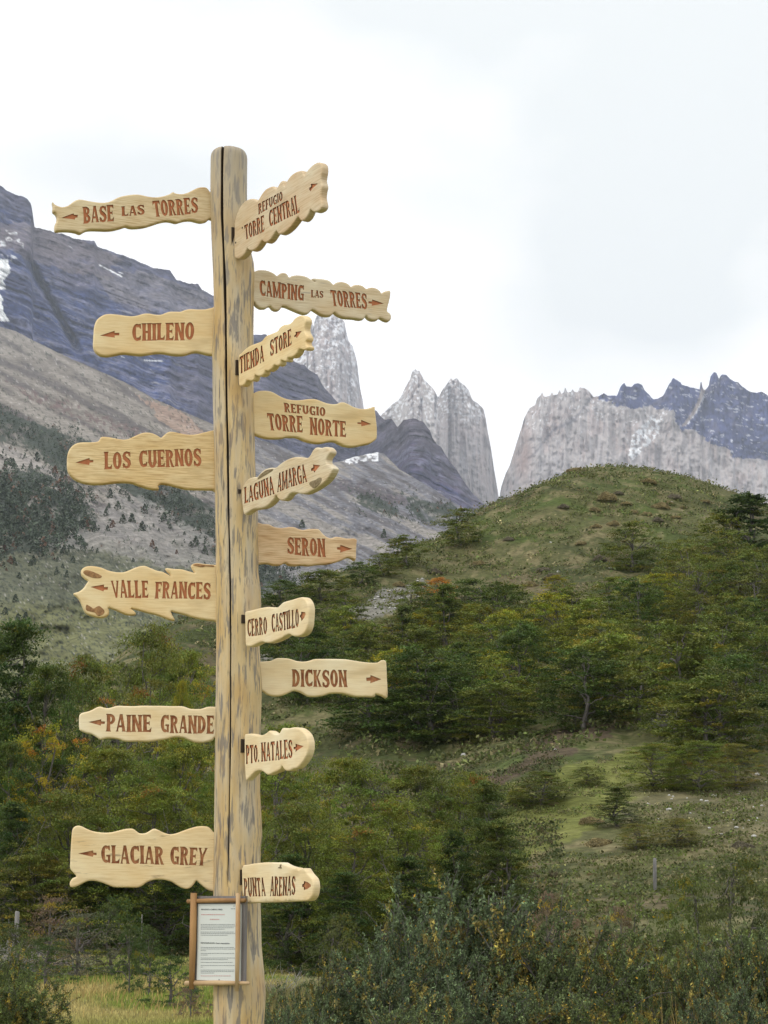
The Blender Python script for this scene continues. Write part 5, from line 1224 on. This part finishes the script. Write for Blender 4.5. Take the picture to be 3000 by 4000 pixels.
# ---- cushion shrubs
def make_cushion(seed):
    rg = np.random.default_rng(seed); n = 3600
    d = unit(rg.normal(size=(n, 3))); d[:, 2] = np.abs(d[:, 2])
    r = 1+.13*np.sin(d[:, 0]*5+seed)+.10*np.sin(d[:, 1]*7)+rg.normal(0, .03, n)
    C = d*r[:, None]*np.array([1, 1, .62])
    col = np.array([.30, .265, .145])*np.exp(rg.normal(0, .25, (n, 1)))*(.7+.5*vnoise(C[:, 0]*3, C[:, 1]*3, C[:, 2]*3, seed=seed))[:, None]
    m = leaf_mesh('cushion', C, .15*rg.uniform(.6, 1.4, n), col, .1, .45, rg); m.materials.append(M['leaf']); return m
CU = [make_cushion(s) for s in (1, 2, 3)]
def cushion(px, py, D, w, label, tint=(1, 1, 1)):
    g = gnd(px, D); o = obj('cushion_shrub', CU[random.randrange(3)], None, None, g-np.array([0, 0, .1]), label=uniq(label), category='shrub', group='tan cushion shrubs')
    r = w/2/F*D; o.scale = (r, r*random.uniform(.8, 1.1), r*random.uniform(.8, 1.15)); o.rotation_euler[2] = random.uniform(0, 6); o.color = (*tint, 1)
GREY_ = (.75, .75, .95); TAN_ = (1.12, 1.05, .95)
for (x, y, w, lab, t) in [
 (2560, 1898, 70, 'brown cushion shrub just right of the hill crest, on the skyline side', TAN_), (2390, 1960, 95, 'widest tan cushion shrub in the middle of the upper hill', TAN_), (2470, 1975, 60, 'tan cushion shrub right of the widest one', TAN_),
 (2345, 2000, 55, 'tan cushion shrub below the widest one', TAN_), (2610, 1988, 80, 'tan cushion shrub in the right hand cluster on the upper hill', TAN_), (2665, 1955, 60, 'grey cushion shrub above the right hand cluster', GREY_),
 (2645, 1975, 50, 'tan cushion shrub at the top of the right hand cluster', TAN_), (2550, 2020, 60, 'round tan cushion shrub below the right hand cluster', TAN_), (2500, 2005, 50, 'cushion shrub left of the round one below the cluster', TAN_),
 (2595, 2040, 60, 'grey cushion shrub under the round one', GREY_), (2670, 2025, 48, 'tan cushion shrub at the right end of the cluster', TAN_), (2420, 2050, 55, 'cushion shrub low in the middle of the upper hill', TAN_),
 (2350, 2062, 52, 'lone tan cushion shrub lower on the middle of the hill', TAN_), (2285, 2125, 52, 'yellowish cushion shrub low in the middle of the hill face', TAN_), (2220, 1985, 60, 'grey cushion shrub on the left part of the hill face', GREY_),
 (2270, 1835, 80, 'tan cushion shrub right on the hill crest', TAN_), (2210, 1852, 60, 'cushion shrub left of the hill crest', TAN_), (2785, 1975, 50, 'tan cushion shrub on the hill\'s right flank', TAN_), (2700, 1990, 46, 'yellow-green cushion shrub on the hill\'s right flank', TAN_),
 (2440, 1935, 50, 'small cushion shrub above the widest one', GREY_), (2480, 2090, 50, 'cushion shrub beside the sparse beech on the shoulder', TAN_),
 (2140, 2225, 70, 'grey cushion shrub above the yellow beech', GREY_), (2170, 2262, 80, 'large grey cushion shrub beside the yellow beech', GREY_), (2085, 2290, 80, 'pale tan cushion shrub left of the yellow beech', TAN_), (2235, 2330, 90, 'tan cushion shrub under the yellow beech', TAN_), (2360, 2190, 62, 'dark cushion shrub at the foot of the bare hill', GREY_),
 (2000, 2110, 50, 'cushion shrub far left on the hill face', GREY_), (1880, 2205, 60, 'pale cushion shrub on the ridge slope right of the rounded beech', TAN_), (1700, 2240, 60, 'grey cushion shrub above the gravel slip', GREY_), (1560, 2290, 60, 'tan cushion shrub at the gravel slip', TAN_),
 (2330, 3305, 110, 'brown cushion shrub on the lower turf', TAN_), (2305, 3215, 95, 'tan cushion shrub above the brown one on the turf', TAN_), (2300, 3420, 55, 'small yellow-green cushion shrub left of the right fence post', TAN_), (2885, 3310, 100, 'grey-tan cushion shrub at the right of the turf', GREY_),
 (2480, 3275, 50, 'small straw cushion shrub under the grey dry bush', TAN_), (2160, 3140, 50, 'pinkish cushion shrub beside the rounded bush', TAN_), (2060, 3430, 90, 'purple-grey cushion shrub at the left of the lower turf', GREY_)]:
    D = find_D(x, y)
    if D: cushion(x, y, D, w*.92, lab, t)

# ---- pale stones
def make_stone(seed):
    rg = np.random.default_rng(seed); V = []; nu, nv = 10, 6; Fc = []
    for j in range(nv+1):
        for i in range(nu):
            th = math.pi*j/nv; ph = 2*math.pi*i/nu; r = 1+rg.normal(0, .09)
            V.append((r*math.sin(th)*math.cos(ph), r*.75*math.sin(th)*math.sin(ph), r*.5*math.cos(th)))
    for j in range(nv):
        for i in range(nu): Fc.append((j*nu+i, j*nu+(i+1) % nu, (j+1)*nu+(i+1) % nu, (j+1)*nu+i))
    me = bpy.data.meshes.new('stone'); me.from_pydata(V, [], Fc); me.update(); me.materials.append(M['stone']); return me
ST = [make_stone(s) for s in (1, 2, 3)]
for (x, y, w, lab) in [
 (2785, 3112, 26, 'largest white stone on the stony turf at right'), (2608, 3165, 24, 'white stone left of the largest one'), (2735, 3128, 18, 'flat pale stone beside the largest white one'), (2762, 3242, 20, 'pale stone below the largest white one'),
 (2868, 3240, 18, 'white stone further right on the stony turf'), (2690, 3180, 14, 'small stone between the white ones'), (2935, 3270, 26, 'grey stone at the right edge of the turf'), (2620, 3125, 12, 'small stone above the left white one'),
 (2958, 3030, 24, 'white stone on the bank at the right edge'), (1812, 2950, 24, 'round pale stone on the dirt track left of the turf'), (2650, 1968, 26, 'flat white stone on the hill flank'), (2165, 2118, 14, 'small white stone on the hill face'),
 (2195, 2235, 18, 'pale stone above the yellow beech'), (2402, 2225, 18, 'white stone at the foot of the bare hill'), (2170, 2930, 14, 'pale stone on the upper dirt track'), (1500, 2345, 18, 'pale boulder in the gravel slip'), (1460, 2370, 16, 'lower pale boulder in the gravel slip'), (1600, 2300, 16, 'upper pale boulder in the gravel slip'),
 (2820, 3180, 12, 'small pale stone right of the largest white one'), (2700, 3300, 12, 'small stone near the right fence post'), (2970, 3150, 14, 'pale stone by the right edge bushes')]:
    D = find_D(x, y)
    if not D: continue
    g = gnd(x, D); o = obj('stone', ST[random.randrange(3)], None, None, g+np.array([0, 0, .02]), label=uniq(lab), category='stone', group='pale stones on the slope')
    r = w/2/F*D; o.scale = (r, r, r); o.rotation_euler[2] = random.uniform(0, 6)
# gravel of the slips
def gravel():
    rg = np.random.default_rng(77); V = []; Fc = []
    polys_ = [([(1290, 2395), (1420, 2345), (1520, 2300), (1640, 2250), (1690, 2300), (1560, 2380), (1400, 2440), (1300, 2450)], 700), ([(980, 2560), (1100, 2530), (1150, 2590), (1010, 2640)], 150), ([(2450, 3050), (3000, 3020), (3000, 3300), (2600, 3300)], 260)]
    for poly, n in polys_:
        for (X, Y, z, a, b) in spots(poly, n, .12, 9):
            r = rg.uniform(.04, .16)*(.5 if Y < 90 else 1.2); bb = len(V)
            for dx, dy, dz in ((-1, 0, 0), (0, -1, 0), (1, 0, 0), (0, 1, 0), (0, 0, .8), (0, 0, -.8)):
                V.append((X+dx*r*rg.uniform(.7, 1.2), Y+dy*r*rg.uniform(.7, 1.2), z+dz*r))
            Fc += [(bb+a_, bb+b_, bb+4) for a_, b_ in ((0, 1), (1, 2), (2, 3), (3, 0))]
    me = bpy.data.meshes.new('gravel'); me.from_pydata(V, [], Fc); me.update(); me.materials.append(M['stone'])
    obj('gravel', me, None, kind='stuff', label='loose pale gravel in the slips and on the stony turf')
gravel()

# ---- fence posts
def fence_post(px, ytop, D, w, label, lean=0.):
    g = gnd(px, D); _, rz = ray(px, ytop); H = CAMZ+float(rz)*D-g[2]; H = max(.9, min(H, 1.7)); mb = MB()
    mb.tube([(0, 0, -.3), (lean*.3, 0, H*.5), (lean*.6, 0, H-.02), (lean*.6+.004, 0, H)], [w*1.05, w, w*.95, w*.7], 9)
    obj('fence_post', mb.mesh('fence_post', True), M['fencewood'], None, g, label=uniq(label), category='post', group='old wooden fence posts')
fence_post(2545, 3352, 58, .055, 'grey fence post standing on the turf at right', .04)
fence_post(88, 3560, 47, .058, 'grey fence post at the left edge below GLACIAR GREY')
fence_post(569, 3572, 52, .016, 'thin fence stake in the bushes left of the notice board')

# ---- dead branches and dry twigs
for (x, D, s, k, lab) in [(60, 43, 1.5, 1, 'tangle of grey dead branches at the left edge beside GLACIAR GREY'), (150, 42, 1.1, 0, 'fallen grey branches left of the fence thicket'), (1090, 30, .85, 0, 'grey dry twig bush right of the notice board'), (330, 41, .9, 0, 'dry grey twigs under the GLACIAR GREY board'),
                          (2620, 100, 2.0, 1, 'pale dead branches in the slope thicket at right'), (2860, 96, 2.2, 0, 'pale dead snag near the right edge of the slope'), (1740, 112, 2.0, 1, 'white dead twigs inside the thicket right of DICKSON'), (2900, 122, 2.6, 1, 'bare grey branches under the tall right edge tree')]:
    g = gnd(x, D); t = obj('dead_branches', TW[k], None, None, g, label=uniq(lab), category='dead branches', group='bleached dead branches'); s *= .6; t.scale = (s, s, s*.8); t.rotation_euler[2] = random.uniform(0, 6)

# ---- shrubs on the near left meadow
MG = 'shrubs round the near meadow'
for a in [
 (345, 3560, 40, 420, 1, (.85, .95, .9), 'grey-green shrub in the middle of the left meadow'),
 (230, 3500, 43, 300, 1, BROWNISH, 'brownish shrub behind the grey-green one'),
 (470, 3500, 41, 300, 0, (.8, .9, .8), 'green shrub between the meadow and the dark thicket'),
 (520, 3600, 33, 120, 2, GREEN, 'slender leafy sapling left of the notice board'),
 (600, 3610, 32, 130, 2, GREEN, 'taller slender sapling nearest the notice board'),
 (690, 3720, 29, 220, 2, (.8, .85, .75), 'small dark shrub under the left corner of the notice'),
 (760, 3800, 26, 130, 1, BROWNISH, 'dry grassy shrub at the foot of the post'),
 (60, 3600, 38, 340, 0, GREEN, 'shrub at the left edge in front of the fence post'),
 (200, 3650, 36, 260, 2, GREEN, 'dark low shrub behind the bottom left thorn bush'),
 (2870, 3350, 36, 420, 0, GREEN, 'green shrub at the right edge below the stony turf'),
 (2680, 3420, 33, 320, 0, OLIVE, 'olive shrub right of the right fence post'),
 (2140, 3480, 32, 300, 1, BROWNISH, 'dry twiggy shrub at the upper edge of the thorn shrub'),
 (2400, 3530, 30, 280, 1, BROWNISH, 'dry straw-coloured shrub in the gap of the thorn shrub'),
 (1330, 3560, 32, 260, 0, GREEN, 'green shrub between post and thorn shrub crown'),
]: tree_px(*a, protos=SHRUB, group=MG, cat='shrub', name='shrub', minh=.4)
# ---- near thorn bushes
CG = 'blue-green thorn bushes in the foreground'
BLUE = (1.12, 1.04, .90); BG = (1.2, 1.06, .75); MG_ = (1.25, 1.1, .60)
for a in [
 (1880, 3345, 19, 900, 0, BLUE, 'tallest blue-green thorn bush with shoots above the others'),
 (1600, 3470, 18, 760, 1, BLUE, 'blue-green thorn bush left of the tallest one'),
 (1480, 3640, 17, 620, 2, BLUE, 'thorn bush in front of the left half of the row'),
 (2120, 3490, 18, 640, 2, BG, 'thorn bush right of the tallest one'),
 (1230, 3700, 17, 520, 1, BG, 'thorn bush between the post and the blue-green ones'),
 (1120, 3850, 15, 420, 0, BLUE, 'low thorn bush at the foot of the post'),
 (1800, 3740, 16, 760, 1, BLUE, 'low thorn bush at the bottom middle'),
 (2180, 3790, 16, 620, 0, BG, 'low thorn bush at the bottom right of the middle'),
 (2420, 3560, 20, 480, 2, MG_, 'greener open thorn bush before the straw gap'),
 (2700, 3570, 19, 560, 1, BG, 'thorn bush at the right below the olive shrub'),
 (2930, 3520, 18, 520, 0, BG, 'thorn bush at the right edge'),
 (2850, 3760, 16, 620, 1, BLUE, 'thorn bush in the bottom right corner'),
 (1560, 3860, 15, 620, 0, BG, 'low thorn bush along the bottom, left of the middle'),
 (2420, 3860, 15.5, 420, 2, MG_, 'low thorn bush along the bottom beside the tall straw'),
 (30, 3640, 22, 520, 1, MG_, 'thorn bush at the left edge beside the meadow'),
 (120, 3780, 20, 480, 0, MG_, 'thorn bush in the bottom left corner'),
]: 
    px_, pt_, D_, w_, k_, tn_, lb_ = a
    pr = CALA[k_]; g = gnd(px_, D_); _, rz_ = ray(px_, pt_); H_ = max(.5, CAMZ+float(rz_)*D_-g[2]); r_ = w_/2/F*D_
    # branches spread a little past the base radius
    plant('thorn_bush', pr, g, r_/pr['R'], H_/pr['H'], random.uniform(0, 6.28), uniq(lb_), 'bush', CG, tn_, 'foliage', 'stems')

# ---- grass
def blades(name, X, Y, hgt, wid, colf, label, lean=.35, seed=3):
    rg = np.random.default_rng(seed); n = len(X); Z = gh(X, Y); h = hgt*rg.uniform(.5, 1.2, n); w = wid*rg.uniform(.6, 1.3, n)
    az = rg.uniform(0, 2*math.pi, n); la = rg.uniform(0, 2*math.pi, n); ln = lean*h*rg.uniform(.2, 1.2, n)
    b = np.column_stack([X, Y, Z-.02]); s = np.column_stack([np.cos(az), np.sin(az)*.4, az*0])*w[:, None]*.5
    mid = b+np.column_stack([np.cos(la)*ln*.35, np.sin(la)*ln*.35, h*.6]); tip = b+np.column_stack([np.cos(la)*ln, np.sin(la)*ln, h])
    V = np.stack([b-s, b+s, mid+s*.8, mid-s*.8, tip], 1).reshape(-1, 3)
    i = np.arange(n)[:, None]*5; T3 = np.concatenate([i+np.array([[0, 1, 2]]), i+np.array([[0, 2, 3]]), i+np.array([[3, 2, 4]])], 0)
    col = np.repeat(colf(X, Y, rg), 5, 0)
    me = mesh_np(name, V, T3, np.clip(col, .01, .9)); obj(name, me, M['grass'], kind='stuff', label=label)
rg = np.random.default_rng(21)
def meadow_col(X, Y, rg):
    n = fbm(X/3.2, Y/5, oct=3, seed=401)[:, None]; m = sstep(.47, .66, n)*.8*sstep(21, 29, Y)[:, None]+.25*sstep(.5, .6, n)
    return (np.array([.22, .28, .055])*(1-m)+np.array([.48, .40, .16])*m)*np.exp(rg.normal(0, .25, (len(X), 1)))
nb_ = 95000; Yb = 17+48*rg.random(nb_)**1.4; sb = rg.uniform(-.215, -.045, nb_); blades('meadow_grass', sb*Yb, Yb, .085, .018, meadow_col, 'short green and straw grass of the left meadow', seed=5)
nb_ = 26000; Yb = 14+16*rg.random(nb_); sb = rg.uniform(-.08, .21, nb_); blades('bush_grass', sb*Yb, Yb, .38, .012, lambda X, Y, r: np.array([.17, .16, .065])*np.exp(r.normal(0, .35, (len(X), 1))), 'dry grass growing between the thorn bushes', seed=6)
# tall straw
def clump_xy(cs, n, sp, seed):
    r = np.random.default_rng(seed); P = []
    for (px, D) in cs:
        g = gnd(px, D); P.append(np.column_stack([g[0]+r.normal(0, sp, n), g[1]+r.normal(0, sp*1.3, n)]))
    P = np.concatenate(P); return P[:, 0], P[:, 1]
straw = lambda X, Y, r: np.array([.44, .33, .12])*np.exp(r.normal(0, .22, (len(X), 1)))
X_, Y_ = clump_xy([(2620, 15.5), (2560, 16.5), (2400, 22), (2340, 23), (2460, 24), (2500, 21), (2700, 19), (2000, 22), (1130, 20), (1160, 19), (2280, 24), (2560, 26), (2150, 20), (2870, 18)], 70, .30, 3)
blades('tall_straw', X_, Y_, .70, .011, straw, 'tall yellow straw standing among the thorn bushes', .25, 8)
X_, Y_ = clump_xy([(380, 31), (450, 32), (300, 33), (520, 34), (640, 30), (720, 29), (560, 36), (420, 36), (250, 35), (800, 27), (660, 38)], 130, 1.0, 4)
blades('meadow_straw', X_, Y_, .17, .016, straw, 'patches of taller straw coloured grass in the left meadow', .4, 9)

# ---- low turf plants of hill and slope
def turf_plants(name, n, sr, Yr, size, cols, label, seed, per=9, poly=None, hs=1.0, thr=.45):
    r = np.random.default_rng(seed); Y = r.uniform(Yr[0], Yr[1], n); X = r.uniform(sr[0], sr[1], n)*Y
    k = fbm(X/4, Y/4, oct=3, seed=seed) > thr; X, Y = X[k], Y[k]; n = len(X)
    s = size*r.uniform(.5, 1.5, n); Z = gh(X, Y)
    P = np.repeat(np.column_stack([X, Y, Z]), per, 0)+r.normal(size=(n*per, 3))*np.repeat(s, per)[:, None]*np.array([.8, .8, .30*hs])+np.array([0, 0, 1])*np.repeat(s, per)[:, None]*.30*hs
    ci = r.integers(0, len(cols), n); c = np.repeat(np.array(cols)[ci]*np.exp(r.normal(0, .28, (n, 1))), per, 0)
    me = leaf_mesh(name, P, np.repeat(s, per)*.62, c*np.exp(r.normal(0, .2, (n*per, 1))), .35, .6, r); obj(name, me, M['leaf'], kind='stuff', label=label)
HC = [(.10, .115, .036), (.115, .125, .043), (.07, .085, .028), (.19, .165, .085), (.09, .12, .032)]
turf_plants('hill_turf', 17000, (-.14, .23), (95, 212), .36, [tuple(v*1.25 for v in h) for h in HC], 'low green and brown turf plants covering the hill', 31)
turf_plants('slope_turf', 9000, (.02, .24), (38, 95), .16, [(.12, .14, .04), (.15, .15, .055), (.10, .12, .035), (.20, .18, .09), (.13, .17, .04)], 'short turf plants and tufts on the lower slope', 32)
turf_plants('thicket_floor', 12000, (-.24, .09), (52, 100), .20, [(.06, .08, .025), (.075, .09, .03), (.11, .095, .045)], 'low undergrowth between the trees', 33, thr=.40)

# ------------------------------------------------------------------ distant trees on the valley slope
def blob(rg, h, w, n=26):
    t = rg.uniform(0, 1, n); az = rg.uniform(0, 6.28, n); rr = w*.5*np.interp(t, [0, .15, .6, 1], [.7, 1, .7, .1])*np.sqrt(rg.uniform(.3, 1, n))
    return np.column_stack([rr*np.cos(az), rr*np.sin(az), t*h])
def dist_tree(seed):
    r = np.random.default_rng(seed); C = blob(r, 8, 5.5, 130)
    me = leaf_mesh('crown', C, 1.5*r.uniform(.6, 1.2, 130), np.array([.066, .086, .056])*np.exp(r.normal(0, .25, (130, 1))), .3, .8, r); me.materials.append(M['leaf_far'])
    tk = mesh_tubes('trunk', [(np.array([(0, 0, -1.), (0.05, 0, 3), (.1, 0, 7)]), np.array([.28, .2, .06]), 5)]); tk.materials.append(M['bark'])
    return dict(crown=me, trunk=tk, H=8., R=2.75)
DT = [dist_tree(s) for s in (1, 2, 3)]
TREES_FAR = [(565, 2005), (600, 2060), (620, 2075), (640, 2035), (480, 2045), (515, 2040), (555, 2072), (415, 2015), (440, 2060), (370, 2075), (420, 2075), (305, 2055), (340, 2060), (425, 1985), (460, 1990), (665, 2065), (720, 2090), (765, 2130), (745, 2135), (690, 2165), (610, 2155), (595, 2140), (800, 2165), (285, 2145), (340, 2135), (175, 2170), (250, 2165), (225, 2195), (245, 2220), (40, 2200), (55, 2205), (25, 2230), (130, 2205), (120, 2210), (220, 2245), (260, 2255), (75, 2260), (60, 2350), (190, 2375), (110, 2270), (285, 2200), (520, 2195), (430, 1945), (120, 1830), (50, 1820), (215, 1850), (640, 1965), (585, 1950), (630, 1940), (700, 1975), (540, 1905), (555, 1895), (160, 2060), (70, 2420), (100, 2425), (20, 2400), (340, 2240), (380, 2160), (470, 1930), (505, 1960), (1260, 2180), (1330, 2165), (1060, 2150), (1110, 2240), (1500, 2100), (1180, 2060)]
TREES_FAR.sort(); nrow = {}
for i, (x, y) in enumerate(TREES_FAR):
    P = scree_pt(x, y); D = float(P[1]); h = rng.uniform(17, 46)/F*D*(1.0 if y > 1900 else .8); w = h*rng.uniform(.6, .85)
    zone = ('above the LOS CUERNOS board' if y < 1950 and x > 260 else 'left of the LOS CUERNOS board' if x < 260 and y < 2120 else 'between LOS CUERNOS and VALLE FRANCES' if x < 860 and x >= 260 else 'left of the VALLE FRANCES board' if x < 860 else 'on the slope right of the post')
    row = 'upper' if y < 2050 else 'middle' if y < 2170 else 'lower'
    key = (zone, row); nrow[key] = nrow.get(key, 0)+1
    words = ['first', 'second', 'third', 'fourth', 'fifth', 'sixth', 'seventh', 'eighth', 'ninth', 'tenth', 'eleventh', 'twelfth', 'thirteenth', 'fourteenth', 'fifteenth', 'sixteenth', 'seventeenth', 'eighteenth', 'nineteenth', 'twentieth']
    tint = (1, 1, 1) if rng.random() < .85 else (2.2, 1.0, 1.0)
    pr = DT[i % 3]
    plant('distant_tree', pr, P-np.array([0, 0, .5]), w/5.5, h/8., rng.uniform(0, 6), uniq('small distant tree %s, %s rows, %s from left' % (zone, row, words[nrow[key]-1])), 'tree', 'single trees on the far valley slope', tint)
def far_forest():
    r = np.random.default_rng(55); Cs = []; Sz = []; cols = []
    def put(x, y, hpx, dark=1.0):
        P = scree_pt(x, y); D = float(P[1]); h = hpx/F*D; n = 14
        Cs.append(P+blob(r, h, h*.9, n)); Sz.append(np.full(n, h*.34)); c = np.array([.070, .090, .062])*dark*math.exp(r.normal(0, .25))
        if r.random() < .08: c = c*np.array([2.2, 1.1, 1.1])
        cols.append(c*np.exp(r.normal(0, .2, (n, 1))))
    for Z, n, hp in ((Z_F1, 1900, 17), (Z_F2, 1100, 28), (Z_F3, 90, 12), (Z_F4, 90, 12)):
        Zp = np.array(Z); k = 0
        while k < n:
            x = r.uniform(max(-120, Zp[:, 0].min()-60), Zp[:, 0].max()+60); y = r.uniform(Zp[:, 1].min()-40, Zp[:, 1].max()+40)
            if inpoly(x+r.normal(0, 26)+(vnoise(x/50, y/30, seed=3)-.5)*160, y+r.normal(0, 18)+(vnoise(x/50, y/30, seed=4)-.5)*110, Z): put(x, y, hp*r.uniform(.6, 1.3)*np.interp(y, [1600, 2150], [.7, 1.15])); k += 1
    for k in range(1500):                                    # loose shrubs over the open ground
        x = r.uniform(-100, 860); y = r.uniform(1850, 2480)
        if vnoise(x/60, y/30, seed=9) > .42: put(x, y, r.uniform(3, 13), 1.15)
    C = np.concatenate(Cs); me = leaf_mesh('far_forest', C, np.concatenate(Sz)*r.uniform(.7, 1.3, len(C)), np.concatenate(cols), .3, .85, r)
    obj('far_forest', me, M['leaf_far'], kind='stuff', label='dense dark forest belts and scattered scrub on the far valley slope')
far_forest()
